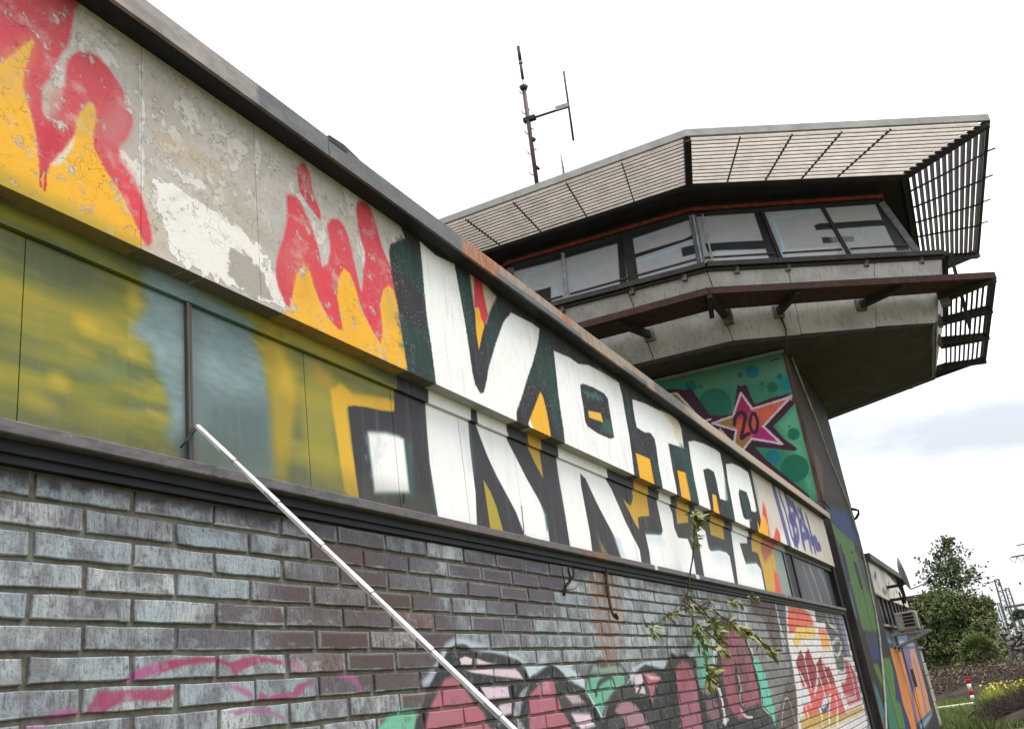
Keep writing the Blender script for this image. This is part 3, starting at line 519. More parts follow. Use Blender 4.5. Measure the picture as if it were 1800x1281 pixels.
# ---- print on the tower shaft, camera side
SH_A, SH_B = (12.95, 1.585), (12.66, 3.75)            # plan corners of the shaft's near face
cs = Canvas('shaft_star', (SH_A[0], SH_A[1], 0), (SH_B[0] - SH_A[0], SH_B[1] - SH_A[1], 0), (0, 0, 1), 0.0, 2.4, 0.0, 5.9, .006, base=(90, 88, 84))
Q = lambda *p: crop(1130, 600, 4.4175, *p)
cs.fill([(1100, 690), (1140, 672), (1378, 618), (1392, 650), (1438, 880), (1400, 890), (1100, 760)], (70, 140, 112), soft=.01)
cs.fill(Q((300, 300), (700, 200), (1120, 110), (1180, 260), (900, 300), (500, 380)), (104, 148, 122), soft=.10, a=.8); cs.fill(Q((1040, 640), (1200, 480), (1330, 1180), (1290, 1200), (1180, 900)), (112, 190, 150), soft=.10, a=.8); cs.fill(Q((850, 840), (1100, 850), (1300, 1180), (1180, 1200), (950, 900)), (52, 134, 108), soft=.08, a=.7)
for cx, cy, r, c in ((850, 235, 52, (26, 122, 140)), (755, 262, 20, (30, 116, 122)), (370, 350, 48, (28, 118, 128)), (452, 352, 14, (32, 112, 116)), (1062, 272, 24, (28, 112, 128)), (1120, 330, 54, (32, 134, 158)), (1005, 357, 42, (36, 108, 90)), (926, 330, 16, (38, 106, 88)), (1010, 895, 56, (28, 126, 140)), (1170, 720, 48, (34, 112, 88)), (1180, 985, 110, (30, 112, 88)), (1137, 660, 8, (34, 112, 88)), (560, 490, 130, (42, 112, 90))):
    cs.fill(Q(*[(cx + r * math.cos(t), cy + r * .98 * math.sin(t)) for t in np.linspace(0, 6.0, 18)]), c, soft=.012, a=.92)
PL = (72, 42, 60)
cs.fill(Q((150, 400), (200, 370), (290, 370), (330, 380), (370, 360), (450, 470), (520, 570), (610, 580), (700, 560), (720, 440), (735, 335), (770, 350), (800, 335), (840, 430), (870, 490), (1000, 440), (1150, 400), (1195, 420), (1190, 470), (1110, 560), (1010, 660), (1100, 760), (1200, 830), (1180, 850), (1020, 830), (870, 820), (960, 920), (1150, 1080), (1300, 1200), (1270, 1230), (700, 900), (140, 430)), PL, soft=.008)
OC = (160, 134, 66)
cs.fill(Q((180, 420), (260, 400), (420, 570), (410, 590), (380, 600)), OC, soft=.006); cs.fill(Q((520, 690), (600, 680), (680, 770), (700, 900)), OC, soft=.006); cs.line(Q((185, 415), (262, 402), (420, 570), (405, 588)), .03, (222, 214, 214), soft=.006, curve=False); cs.line(Q((440, 630), (525, 604)), .03, (222, 214, 214), soft=.006); cs.line(Q((600, 682), (680, 772)), .025, (222, 214, 214), soft=.006)
star = [(762, 400), (850, 525), (1150, 430), (935, 660), (1080, 795), (845, 755), (768, 855), (700, 830), (725, 690), (540, 635), (700, 580)]
cs.fill(Q(*star), (216, 100, 84), soft=.004)
cs.fill(Q((762, 400), (850, 525), (800, 600), (700, 600), (700, 580)), (176, 48, 106), soft=.05); cs.fill(Q((870, 680), (935, 660), (1080, 795), (845, 755)), (186, 50, 122), soft=.04); cs.fill(Q((540, 635), (700, 585), (712, 690)), OC, soft=.02); cs.fill(Q((768, 855), (700, 830), (720, 720), (800, 740), (840, 760)), (164, 128, 72), soft=.04)
cs.fill(Q((860, 530), (1150, 430), (960, 620), (850, 600)), (230, 116, 90), soft=.04, a=.7); cs.line(Q(*(star + [star[0]])), .032, (226, 206, 218), soft=.006, curve=False); cs.fill(Q((1100, 440), (1165, 400), (1160, 460)), (206, 196, 208), soft=.02, a=.8)
cs.line(Q((712, 645), (718, 590), (760, 550), (795, 580), (785, 650), (765, 750), (800, 725), (825, 715)), .05, PL, soft=.006); cs.line(Q((850, 560), (830, 630), (850, 700), (880, 700), (892, 630), (870, 565), (850, 560)), .042, PL, soft=.006)
cs.fill([(1378, 610), (1395, 640), (1452, 890), (1470, 960), (1442, 900), (1436, 870), (1410, 740)], (118, 92, 82), soft=.02)
cs.line(Q((1000, 150), (1060, 130)), .02, (60, 70, 66), soft=.008)

# ---- print on the track side of the shaft and of the low building beyond it
TY = 1.585
ct = Canvas('track_print', (0, TY, 0), (1, 0, 0), (0, 0, 1), 12.8, 22.6, .0, 5.9, .008, base=(52, 46, 44))
E_ = lambda *p: crop(1440, 880, 6.405, *p); L_ = lambda *p: crop(1440, 1080, 6.373, *p)
ct.fill(crop(1200, 550, 2.978, (540, 210), (600, 330), (650, 420), (720, 560), (760, 740), (850, 980), (720, 960), (690, 780), (600, 420)), (66, 58, 52), soft=.05)
ct.fill(crop(1200, 550, 2.978, (690, 720), (730, 800), (740, 960), (705, 960)), (120, 86, 78), soft=.05, a=.8)
ct.fill(E_((110, 60), (200, 100), (330, 120), (380, 300), (470, 520), (480, 560), (400, 480), (300, 400), (220, 320), (140, 220)), (46, 72, 126), soft=.06); ct.fill(E_((60, 60), (120, 90), (140, 220), (330, 900), (400, 1281), (520, 2400), (430, 2400), (250, 1281), (150, 500)), (62, 66, 92), soft=.05)
ct.fill(E_((128, 225), (220, 320), (320, 410), (390, 470), (420, 620), (470, 640), (520, 860), (600, 1100), (625, 1281), (660, 1480), (560, 1480), (480, 1460), (430, 1281), (330, 900), (250, 560), (190, 420)), (86, 126, 66), soft=.02)
ct.fill(E_((430, 560), (490, 700), (560, 1000), (540, 1040), (460, 800), (400, 560)), (74, 84, 92), soft=.05); ct.fill(E_((240, 570), (275, 600), (340, 900), (320, 930), (280, 760)), (40, 42, 44), soft=.01); ct.fill(E_((370, 680), (410, 700), (490, 1000), (460, 1000), (400, 800)), (42, 52, 54), soft=.01)
for q in ([(360, 960), (430, 1281), (480, 1480)], [(480, 1000), (540, 1281), (590, 1470)]): ct.line(E_(*q), .05, (40, 50, 44), soft=.015)
ct.line(E_((340, 1050), (400, 1281)), .10, (92, 140, 150), soft=.04)
ct.fill(L_((500, 180), (650, 190), (690, 440), (560, 460)), (68, 66, 84), soft=.06); ct.fill(L_((560, 320), (680, 330), (700, 500), (590, 520)), (52, 64, 112), soft=.05)
ct.fill(L_((590, 560), (640, 540), (720, 760), (740, 900), (690, 800)), (88, 126, 62), soft=.02); ct.fill(L_((690, 490), (780, 480), (820, 640), (860, 830), (920, 1000), (980, 1281), (800, 1281), (760, 1000), (720, 700)), (86, 132, 68), soft=.02); ct.fill(L_((590, 740), (640, 830), (750, 1180), (760, 1300), (700, 1200)), (50, 124, 124), soft=.02); ct.fill(L_((720, 780), (800, 1000), (880, 1290), (780, 1290), (740, 1000)), (60, 124, 100), soft=.02); ct.fill(L_((600, 820), (640, 980), (730, 1290), (660, 1290), (620, 1000)), (176, 104, 104), soft=.02)
ct.line(L_((740, 700), (800, 960), (890, 1290)), .05, (36, 56, 44), soft=.015)
ct.fill(L_((780, 330), (840, 640), (900, 880), (1020, 1290), (960, 1290), (900, 1000), (850, 960), (840, 830)), (50, 58, 104), soft=.03)
ct.fill(L_((740, 160), (900, 190), (1000, 220), (1010, 330), (880, 320), (770, 290)), (88, 112, 134), soft=.05); ct.line(L_((770, 290), (850, 330), (960, 320), (1000, 350), (1080, 340)), .10, (150, 176, 204), soft=.04); ct.fill(L_((790, 310), (1000, 350), (1100, 350), (1200, 640), (1000, 420), (800, 360)), (64, 78, 116), soft=.05)
ct.fill(L_((790, 365), (930, 375), (980, 560), (1050, 900), (1110, 1290), (1030, 1290), (930, 1000), (850, 640)), (222, 138, 72), soft=.02); ct.fill(L_((1010, 380), (1080, 370), (1150, 600), (1230, 900), (1260, 1060), (1190, 1130), (1130, 1200), (1060, 800)), (196, 140, 118), soft=.03); ct.fill(L_((930, 380), (1010, 380), (1060, 700), (1130, 1200), (1100, 1240), (1020, 760)), (120, 110, 140), soft=.04); ct.fill(L_((1060, 840), (1130, 840), (1170, 1080), (1120, 1150)), (222, 146, 88), soft=.05)
for q in ([(880, 380), (960, 640), (1060, 1010), (1120, 1290)], [(1060, 500), (1130, 760), (1200, 1100)], [(1000, 560), (1090, 900), (1150, 1150)]): ct.line(L_(*q), .09, (66, 58, 62), soft=.03)
ct.fill(L_((1140, 1220), (1200, 1140), (1260, 1080), (1290, 1060), (1230, 1190), (1160, 1290)), (126, 156, 180), soft=.05)
ct.fill(E_((540, 680), (700, 760), (870, 950), (1010, 1180), (960, 1281), (860, 1180), (620, 1040), (575, 860)), (214, 208, 200), soft=.03)
for k in range(26):
    x, y = random.uniform(560, 960), 0; y = 760 + (x - 560) * .75 + random.uniform(-20, 170)
    ct.line(E_((x, y), (x + random.uniform(-10, 20), y + random.uniform(20, 60))), .06, (90, 94, 100), soft=.03, a=.7)
# ------------------------------------------------------------------ materials of the long building
def fascia_material():
    g = G('fascia_paint'); x = g.sep(g.pos)[0]
    worn = g.math('SUBTRACT', 1.0, g.step(x, 2.45, 2.75)); worn2 = g.math('ADD', g.math('MULTIPLY', worn, .8), .2)
    col, a = g.paint(cf, .012, 70)
    nb = g.noise(4.0, 8, .62); nf = g.noise(38, 6, .65); nm = g.noise(11, 8, .7)
    base = g.mix(g.step(nb, .3, .7), rgba((184, 178, 172)), rgba((208, 202, 194)))
    base = g.mix(g.math('MULTIPLY', g.step(g.noise(2.2, 5, .6, g.mapv((1, 1, 2.5))), .5, .68), .55), base, rgba((202, 184, 156)))
    coat = g.math('MAXIMUM', g.step(nm, .562, .570), g.math('MULTIPLY', g.step(g.noise(30, 8, .72), .585, .592), g.step(nb, .40, .55))); base = g.mix(g.math('MULTIPLY', coat, .62), base, rgba((228, 222, 215)))
    nk = g.noise(24, 7, .7); flake = g.math('MULTIPLY', g.step(nk, .575, .590), g.step(nm, .42, .55))
    flake = g.math('MULTIPLY', flake, worn)
    cr = g.voro(19, g.vmath('ADD', g.mapv((1, 1, 1.2)), g.vmath('SCALE', g.noise(9, 3, .6, col=True), .16)))
    crack = g.math('MULTIPLY', g.math('SUBTRACT', 1.0, g.step(cr, .004, .020)), g.math('MULTIPLY', g.step(g.noise(7.3, 4, .6), .50, .60), worn))
    # thin paint is streaky and the old coat shows through the worn half
    a2 = g.math('MULTIPLY', a, g.math('SUBTRACT', 1.0, g.math('MULTIPLY', flake, .9)))
    thin = g.math('MULTIPLY', g.step(nm, .52, .7), g.math('MULTIPLY', worn, .35)); a2 = g.math('MULTIPLY', a2, g.math('SUBTRACT', 1.0, thin))
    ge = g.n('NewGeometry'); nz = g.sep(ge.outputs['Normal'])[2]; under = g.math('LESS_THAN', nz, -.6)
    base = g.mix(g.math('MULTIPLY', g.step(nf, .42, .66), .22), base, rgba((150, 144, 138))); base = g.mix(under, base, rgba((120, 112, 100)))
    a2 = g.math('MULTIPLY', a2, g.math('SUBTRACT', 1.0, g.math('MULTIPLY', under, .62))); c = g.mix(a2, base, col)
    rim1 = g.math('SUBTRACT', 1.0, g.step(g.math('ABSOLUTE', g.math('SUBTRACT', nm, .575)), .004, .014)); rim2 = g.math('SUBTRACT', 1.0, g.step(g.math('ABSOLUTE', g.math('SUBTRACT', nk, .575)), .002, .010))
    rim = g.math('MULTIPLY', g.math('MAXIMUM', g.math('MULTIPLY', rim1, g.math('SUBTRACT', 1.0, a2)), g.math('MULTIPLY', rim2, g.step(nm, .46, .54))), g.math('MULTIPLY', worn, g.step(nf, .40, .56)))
    c = g.mix(g.math('MULTIPLY', rim, .55), c, rgba((84, 78, 72)))  # dark lines painted along the flake edges as their shadow
    c = g.mix(g.math('MULTIPLY', g.math('MULTIPLY', g.step(nk, .40, .34), worn), .22), c, rgba((150, 140, 128)))
    c = g.mix(g.math('MULTIPLY', crack, .42), c, (0.045, 0.04, 0.036))
    # chips: light flecks out of the dark paint, dark flecks in the white
    lum = g.n('RGBToBW'); g.put(lum.inputs[0], c); chipn = g.noise(120, 3, .75); zn = g.step(g.noise(7, 4, .6), .44, .56)
    chip = g.math('MULTIPLY', g.step(chipn, .62, .65), zn); chip = g.math('MULTIPLY', chip, g.math('SUBTRACT', 1.0, worn))
    cc = g.mix(g.step(lum.outputs[0], .2, .4), rgba((196, 206, 200)), rgba((120, 118, 112)))
    c = g.mix(g.math('MULTIPLY', chip, .85), c, cc)
    roll = g.noise(1.0, 5, .65, g.comb(g.math('MULTIPLY', x, 26.0), 0.0, g.math('MULTIPLY', g.sep(g.pos)[2], 3.0)))
    c = g.mix(g.math('MULTIPLY', g.math('MULTIPLY', g.step(roll, .54, .66), g.math('SUBTRACT', 1.0, worn)), .09), c, rgba((150, 152, 146)))
    c = g.mix(g.math('MULTIPLY', g.math('MULTIPLY', g.step(roll, .46, .36), g.math('SUBTRACT', 1.0, worn)), .14), c, rgba((40, 56, 50)))
    c = g.mix(g.math('MULTIPLY', g.step(g.noise(1.7, 6, .6, g.mapv((2.5, 1, .8))), .55, .8), .16), c, (0.06, 0.055, 0.045))
    h = g.math('ADD', g.math('ADD', g.math('MULTIPLY', a2, .5), g.math('MULTIPLY', nf, .5)), g.math('ADD', g.math('MULTIPLY', crack, -.6), g.math('MULTIPLY', g.math('MULTIPLY', coat, g.math('SUBTRACT', 1.0, a2)), .9)))
    g.bump(h, .55, .005)
    return g.done(c, .85, spec=.15)
def window_material():
    g = G('window_paint'); col, a = g.paint(cw, .002, 60)
    n = g.noise(30, 5, .6); sx = g.sep(g.pos); st_ = g.noise(1.0, 5, .65, g.comb(g.math('MULTIPLY', sx[0], 34.0), 0.0, g.math('MULTIPLY', sx[2], 3.5)))
    c = g.mix(g.math('MULTIPLY', g.step(g.noise(220, 2, .5), .6, .72), .16), col, (0.02, 0.02, 0.02)); c = g.mix(g.math('MULTIPLY', g.step(st_, .52, .68), .09), c, rgba((140, 142, 140)))
    low = g.step(g.math('ADD', sx[2], g.math('MULTIPLY', g.noise(18, 4, .6), .09)), 2.33, 2.24); c = g.mix(g.math('MULTIPLY', low, .2), c, rgba((84, 80, 72)))
    c = g.mix(g.math('MULTIPLY', g.step(g.noise(5, 5, .6, g.mapv((4, 1, .6))), .5, .75), .14), c, (0.25, 0.24, 0.22))
    g.bump(n, .05, .002); return g.done(c, .6, spec=.2)
def brick_material(mortar=False):
    g = G('mortar' if mortar else 'glazed_brick'); X, Y, Z = g.sep(g.pos)
    st, _ = g.paint(cz, 0); sr = g.n('SeparateColor'); g.put(sr.inputs[0], st); lime, rust, body = sr.outputs[0], sr.outputs[1], sr.outputs[2]
    col, a = g.paint(cb, .004, 90)
    rowf = g.math('DIVIDE', g.math('SUBTRACT', Z, BZ0), BH); row = g.math('FLOOR', rowf); v = g.math('FRACT', rowf)
    if mortar:
        n = g.noise(60, 5, .65); c = g.mix(g.step(n, .3, .7), rgba((92, 86, 77)), rgba((122, 115, 104)))
        c = g.mix(g.math('MULTIPLY', g.step(g.noise(7, 4, .6), .5, .7), .5), c, rgba((118, 128, 116)))
        c = g.mix(g.math('MULTIPLY', g.math('MULTIPLY', lime, g.step(g.noise(16, 5, .65), .48, .66)), .5), c, rgba((138, 146, 138))); c = g.mix(g.math('MULTIPLY', a, .42), c, col); c = g.mix(g.math('MULTIPLY', rust, .6), c, rgba((140, 90, 50)))
        g.bump(n, .5, .004); return g.done(c, .9)
    off = g.math('MULTIPLY', g.math('FRACT', g.math('MULTIPLY', row, .5)), 1.0)
    colf = g.math('ADD', g.math('DIVIDE', g.math('SUBTRACT', X, BX0), BL), g.math('SUBTRACT', off, .5)); cid = g.math('FLOOR', colf); u = g.math('FRACT', colf)
    r1 = g.white(g.comb(cid, row, 1.0)); r2 = g.white(g.comb(cid, row, 9.0)); r3 = g.white(g.comb(cid, row, 5.0))
    fine = g.noise(150, 4, .7); grain = g.noise(1.0, 4, .7, g.comb(g.math('MULTIPLY', X, 230.0), g.math('MULTIPLY', row, 3.3), g.math('MULTIPLY', Z, 34.0))); mid = g.noise(26, 6, .65)
    dark = g.mix(g.math('ADD', g.math('MULTIPLY', body, .75), g.math('MULTIPLY', g.math('SUBTRACT', r1, .5), .5), clamp=True), rgba((100, 96, 104)), rgba((92, 72, 68)))
    dark = g.mix(g.math('MULTIPLY', g.step(r2, .72, .95), g.math('MULTIPLY', body, .7)), dark, rgba((108, 66, 56)))
    dark = g.mix(g.math('MULTIPLY', g.step(fine, .40, .62), .45), dark, rgba((66, 60, 62)))
    # lime: clouds per brick, runs hanging from the bed joint above, a pale lower arris
    pw = g.math('ADD', lime, g.math('MULTIPLY', g.math('SUBTRACT', r3, .5), .55))
    L = g.noise(1.0, 2, .6, g.comb(g.math('MULTIPLY', X, 74.0), g.math('MULTIPLY', row, 7.7), 0.0))
    run = g.step(g.math('ADD', v, g.math('MULTIPLY', g.math('SUBTRACT', L, .5), 5.0)), .30, .58)
    run = g.math('MULTIPLY', run, g.step(pw, .30, .75))
    cloud = g.step(g.math('ADD', g.math('ADD', g.noise(21, 6, .68, g.mapv((1, 1, 1.6))), g.math('MULTIPLY', g.math('SUBTRACT', pw, .5), .42)), g.math('MULTIPLY', g.math('SUBTRACT', .5, v), .10)), .47, .62)
    cloud = g.math('MULTIPLY', cloud, g.math('ADD', .25, g.math('MULTIPLY', pw, .8)), clamp=True)
    edge = g.math('MULTIPLY', g.math('SUBTRACT', 1.0, g.step(g.math('ADD', v, g.math('MULTIPLY', mid, .16)), .20, .32)), g.step(g.noise(8, 3, .6), .36, .56))
    ue = g.math('ABSOLUTE', g.math('SUBTRACT', u, .5)); side = g.math('MULTIPLY', g.math('MAXIMUM', g.step(g.math('ADD', ue, g.math('MULTIPLY', g.math('SUBTRACT', mid, .5), .06)), .415, .455), g.math('MULTIPLY', g.step(v, .72, .84), .6)), g.step(g.math('ADD', r1, g.math('MULTIPLY', g.math('SUBTRACT', mid, .5), 1.2)), .30, .62))
    W = g.math('MAXIMUM', g.math('MAXIMUM', g.math('MULTIPLY', run, .95), cloud), g.math('MULTIPLY', g.math('MAXIMUM', edge, g.math('MULTIPLY', side, .75)), g.math('ADD', .35, g.math('MULTIPLY', lime, .9))))
    pat = g.math('MULTIPLY', g.step(grain, .36, .62), g.math('MULTIPLY', g.step(pw, .05, .95), .75))
    patch = g.step(g.noise(1.0, 5, .65, g.comb(g.math('MULTIPLY', X, 13.0), g.math('MULTIPLY', row, 5.1), g.math('MULTIPLY', Z, 9.0))), .36, .58); W = g.math('MAXIMUM', g.math('MULTIPLY', g.math('MAXIMUM', W, pat), g.math('ADD', .30, g.math('MULTIPLY', patch, .70))), g.math('MULTIPLY', g.math('MAXIMUM', edge, side), g.math('ADD', .30, g.math('MULTIPLY', lime, .45)))); W = g.math('MULTIPLY', W, g.math('ADD', .45, g.math('MULTIPLY', g.step(grain, .3, .55), .55)))
    W = g.math('MULTIPLY', W, g.math('SUBTRACT', 1.0, g.math('MULTIPLY', g.step(fine, .54, .64), .6)), clamp=True)
    lc = g.mix(r2, rgba((150, 164, 174)), rgba((206, 212, 214))); lc = g.mix(g.step(g.noise(6, 3, .6), .45, .65), lc, rgba((166, 178, 182)))
    c = g.mix(g.math('MULTIPLY', W, .95), dark, lc)
    rn = g.math('MULTIPLY', rust, g.step(g.noise(1, 4, .65, g.mapv((26, 1, 3))), .31, .58))
    c = g.mix(g.math('MULTIPLY', rn, .70), c, g.mix(g.step(mid, .35, .65), rgba((146, 116, 70)), rgba((150, 84, 46))))
    scuff = g.math('MULTIPLY', g.step(fine, .56, .68), .4); scuff2 = g.math('MULTIPLY', g.step(mid, .56, .64), .38)
    pa = g.math('MULTIPLY', a, g.math('SUBTRACT', .98, g.math('ADD', scuff, scuff2)), clamp=True)
    pc = g.mix(g.math('MULTIPLY', g.math('ADD', g.math('SUBTRACT', r1, .3), g.step(grain, .45, .7)), .16, clamp=True), col, rgba((150, 144, 146)))
    c = g.mix(pa, c, pc)
    c = g.mix(g.math('MULTIPLY', g.step(v, .86, .99), .45), c, rgba((60, 54, 50)))
    # soot-black top course under the sill
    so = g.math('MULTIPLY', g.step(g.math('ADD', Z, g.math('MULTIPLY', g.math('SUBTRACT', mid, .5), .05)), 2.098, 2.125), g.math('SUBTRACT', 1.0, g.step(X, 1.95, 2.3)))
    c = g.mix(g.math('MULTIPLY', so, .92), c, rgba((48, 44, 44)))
    g.bump(g.math('ADD', g.math('MULTIPLY', mid, .8), g.math('MULTIPLY', fine, .35)), .45, .004)
    return g.done(c, .72, spec=.25)
def coping_material():
    g = G('coping_metal'); X, Y, Z = g.sep(g.pos); n = g.noise(9, 7, .65, g.mapv((1, 1, 2.5))); f = g.noise(60, 4, .65, g.mapv((2, 1, .25)))
    grey = g.mix(g.step(n, .35, .65), rgba((126, 119, 117)), rgba((160, 152, 148)))
    brown = g.mix(g.step(f, .35, .65), rgba((130, 110, 94)), rgba((172, 154, 134)))
    rust = g.mix(g.step(f, .4, .6), rgba((150, 84, 56)), rgba((176, 130, 92)))
    c = g.mix(g.step(g.math('ADD', X, g.math('MULTIPLY', n, .5)), 2.3, 2.5), grey, brown)
    px = g.noise(1.15, 2, .4, g.comb(X, 3.0, 0.0)); c = g.mix(g.math('MULTIPLY', g.step(px, .52, .56), g.step(X, 2.9, 3.2)), c, rust)
    slate = g.mix(g.step(n, .4, .6), rgba((82, 86, 92)), rgba((100, 102, 106)))
    sl = g.math('MULTIPLY', g.step(g.noise(.9, 2, .4, g.comb(X, 9.0, 0.0)), .46, .48), g.step(X, 2.4, 2.6))
    low = g.math('SUBTRACT', 1.0, g.step(g.math('ADD', Z, g.math('MULTIPLY', g.noise(2.0, 3, .5, g.comb(X, 1.0, 0.0)), .05)), 3.365, 3.377))
    c = g.mix(g.math('MAXIMUM', g.math('MULTIPLY', sl, low), g.math('MULTIPLY', g.step(g.noise(.6, 1, .4, g.comb(X, 5.0, 0.0)), .56, .57), .9)), c, slate)
    late = g.step(X, 6.2, 6.6); c = g.mix(g.math('MULTIPLY', late, .7), c, rgba((186, 172, 150)))
    g.bump(f, .2, .003); return g.done(c, .6, .0, .3)
def sill_material():
    g = G('sill_metal'); X, Y, Z = g.sep(g.pos); n = g.noise(14, 6, .65, g.mapv((1, 1, 3))); f = g.noise(90, 3, .6)
    c = g.mix(g.step(n, .35, .65), rgba((84, 82, 86)), rgba((110, 107, 108)))
    ru = g.math('MULTIPLY', g.step(n, .48, .62), g.math('MULTIPLY', g.step(X, 2.2, 2.6), g.math('SUBTRACT', 1.0, g.step(X, 5.0, 5.6)))); c = g.mix(g.math('MULTIPLY', ru, .6), c, rgba((104, 76, 60)))
    ru2 = g.math('MULTIPLY', g.step(g.math('SUBTRACT', .22, g.math('ABSOLUTE', g.math('SUBTRACT', X, 4.25))), 0.0, .12), g.step(n, .42, .55)); c = g.mix(g.math('MULTIPLY', ru2, .8), c, rgba((142, 84, 58)))
    c = g.mix(g.math('MULTIPLY', g.step(f, .66, .70), g.math('MULTIPLY', g.step(n, .5, .6), .8)), c, rgba((190, 190, 186)))
    # runs of white letter paint over the edge
    dr = g.step(g.noise(1.0, 1, .4, g.comb(g.math('MULTIPLY', X, 6.0), 2.0, 0.0)), .64, .66); dr = g.math('MULTIPLY', dr, g.math('MULTIPLY', g.step(X, 3.7, 3.8), g.math('SUBTRACT', 1.0, g.step(X, 8.6, 8.8))))
    dr = g.math('MULTIPLY', dr, g.step(g.math('ADD', Z, g.math('MULTIPLY', g.noise(30, 2, .5), .03)), 2.200, 2.205)); c = g.mix(g.math('MULTIPLY', dr, .9), c, rgba((226, 224, 220)))
    g.bump(n, .2, .003); return g.done(c, .6, 0, .3)
M_FASCIA, M_WIN, M_BRICK, M_MORTAR, M_COPING, M_SILL = fascia_material(), window_material(), brick_material(), brick_material(True), coping_material(), sill_material()
M_DARK = plain('dark_paint', (44, 44, 50), (34, 34, 40), 8, .6)
M_ROOF = plain('roof_felt', (74, 72, 72), (54, 52, 52), 4, .9)
M_BLACKSEAL = plain('black_felt', (46, 46, 54), (36, 36, 42), 9, .6)

# ------------------------------------------------------------------ the long painted brick building
bld = thing('brick_building', 'long low brick building with a graffiti covered parapet and painted window band, nearest the camera', 'building', (6, WY, 0))
X0 = -1.2
o = MB().box((X0, WY + .008, 0), (X_END, WY + .40, Z_SILL0)).make('brick_wall', M_MORTAR, bld)
wall_ob = o
def brick_mesh(k, w):
    r = random.Random(k); J = lambda s: r.uniform(-s, s); h = BH - .0125; c = .0022; d = .06; vs = []
    hw, hh = w / 2, h / 2
    rim = [(-1, -1), (-.45, -1), (.1, -1), (.6, -1), (1, -1), (1, 1), (.5, 1), (-.1, 1), (-.6, 1), (-1, 1)]; N = len(rim)
    jit = [(J(.0022), J(.0016)) for _ in rim]
    for y, ins in ((d, 0), (c * 1.1, 0), (0, c)):
        for (sx, sz), (jx, jz) in zip(rim, jit):
            vs.append((sx * hw - (ins if abs(sx) == 1 else 0) * sx + jx, y + (J(.0006) if y < d else 0), sz * (hh - ins) + jz))
    fs = [tuple(range(2 * N, 3 * N))] + [(a + i, a + (i + 1) % N, b + (i + 1) % N, b + i) for a, b in ((0, N), (N, 2 * N)) for i in range(N)]
    return vs, fs
def mesh_of(name, vs, fs, mat):
    me = bpy.data.meshes.new(name); me.from_pydata(vs, [], fs); me.update(); me.materials.append(mat); return me
variants = [mesh_of('brick', *brick_mesh(k, BL - .0145), M_BRICK) for k in range(10)]
rows = int((BZ0 - .0) / BH) + 1; every = []
for n in range(-1, rows):                             # course n lies below its bed joint at BZ0 - n*BH
    zc = BZ0 - (n - .5) * BH
    for m in range(-10, 46):
        xl = BX0 + BL * (m + (0 if n % 2 else .5)); xc = xl + BL / 2
        if xl < X0 or xc + BL / 2 > X_END: continue
        if zc + BH / 2 > Z_SILL0 + .012: continue
        every.append((xc, zc))
def show(xc, zc):
    u, v, d = project((xc, WY, zc))
    if d < .2: return 0
    u0, v0, _ = project((xc - .12, WY, zc - .025)); u1, v1, _ = project((xc + .12, WY, zc + .025))
    if u1 < 0 or u > 1830 or v < -20 or v > 1310: return 0
    return abs(u1 - u0) * abs(v1 - v0) + abs(u1 - u0) * 8
every.sort(key=lambda b: -show(*b))
near, far = every[:298], every[298:]
pin = wmat(bld).inverted() @ Matrix()
base_b = None
for i, (xc, zc) in enumerate(near):
    b = bpy.data.objects.new('brick', variants[random.randrange(10)]); COL.objects.link(b); b.parent = bld; b.matrix_parent_inverse = wmat(bld).inverted()
    b.location = (xc + random.uniform(-.0025, .0025), WY + random.uniform(-.002, .002), zc + random.uniform(-.0012, .0012)); b.rotation_euler = (random.uniform(-.02, .02), random.uniform(-.006, .006), random.uniform(-.008, .008))
mb = MB()
for i, (xc, zc) in enumerate(far):
    vs, fs = brick_mesh(i % 12, BL - .0145); dx, dy = random.uniform(-.002, .002), random.uniform(-.0015, .0015)
    mb.add([(x + xc + dx, y + WY + dy, z + zc) for x, y, z in vs], fs)
kind(quick('brickwork', mb.v, mb.f, M_BRICK, bld), 'stuff')
# sill: pressed metal ledge with a set-back strip below
MB().box((X0, SY, 2.1835), (X_END, GY + .03, Z_SILL1)).make('window_sill', M_SILL, bld, bevel=.003)
MB().box((X0, WY - .022, 2.157), (X_END, GY + .03, 2.1830)).make('sill_strip', M_DARK, bld); MB().box((X0, WY - .012, 2.138), (X_END, GY + .02, 2.1565)).make('sill_strip', M_DARK, bld)
# window band: panes 0.475 m wide, header rail, mullion and the dark opening at the far end
px0 = 1.2145 - .475 * 5; POST = 9.42
for k in range(30):
    a, b = px0 + k * .475, px0 + (k + 1) * .475
    if a > POST - .1: break
    dy = random.uniform(0, .0018)
    MB().box((a + .0016, GY + dy, Z_SILL1 - .01), (min(b, POST - .02) - .0016, GY + .02, Z_HEAD0 - .0015)).make('window_pane', M_WIN, bld)
MB().box((X0, GY + .021, Z_SILL1 - .01), (X_END, GY + .05, Z_FAS0)).make('window_back', M_DARK, bld)
MB().box((X0, GY - .012, Z_HEAD0 + .0015), (X_END, GY + .02, Z_FAS0 + .02)).make('header_rail', M_WIN, bld)
M_MULL = plain('mullion_metal', (96, 92, 88), (74, 72, 70), 20, .5, .1, 0, (1, 1, .2))
xm = 1.688
m_ = MB().box((xm - .011, GY - .010, Z_SILL1), (xm - .002, GY + .004, Z_HEAD0)).box((xm + .002, GY - .007, Z_SILL1), (xm + .008, GY + .004, Z_HEAD0)).make('mullion', M_MULL, bld)
MB().box((POST, GY - .012, Z_SILL1), (POST + .06, GY + .02, Z_HEAD0)).make('window_post', M_MULL, bld)
MB().box((POST + .45, GY - .01, Z_SILL1), (POST + .53, GY + .02, Z_HEAD0)).make('window_post', M_DARK, bld)
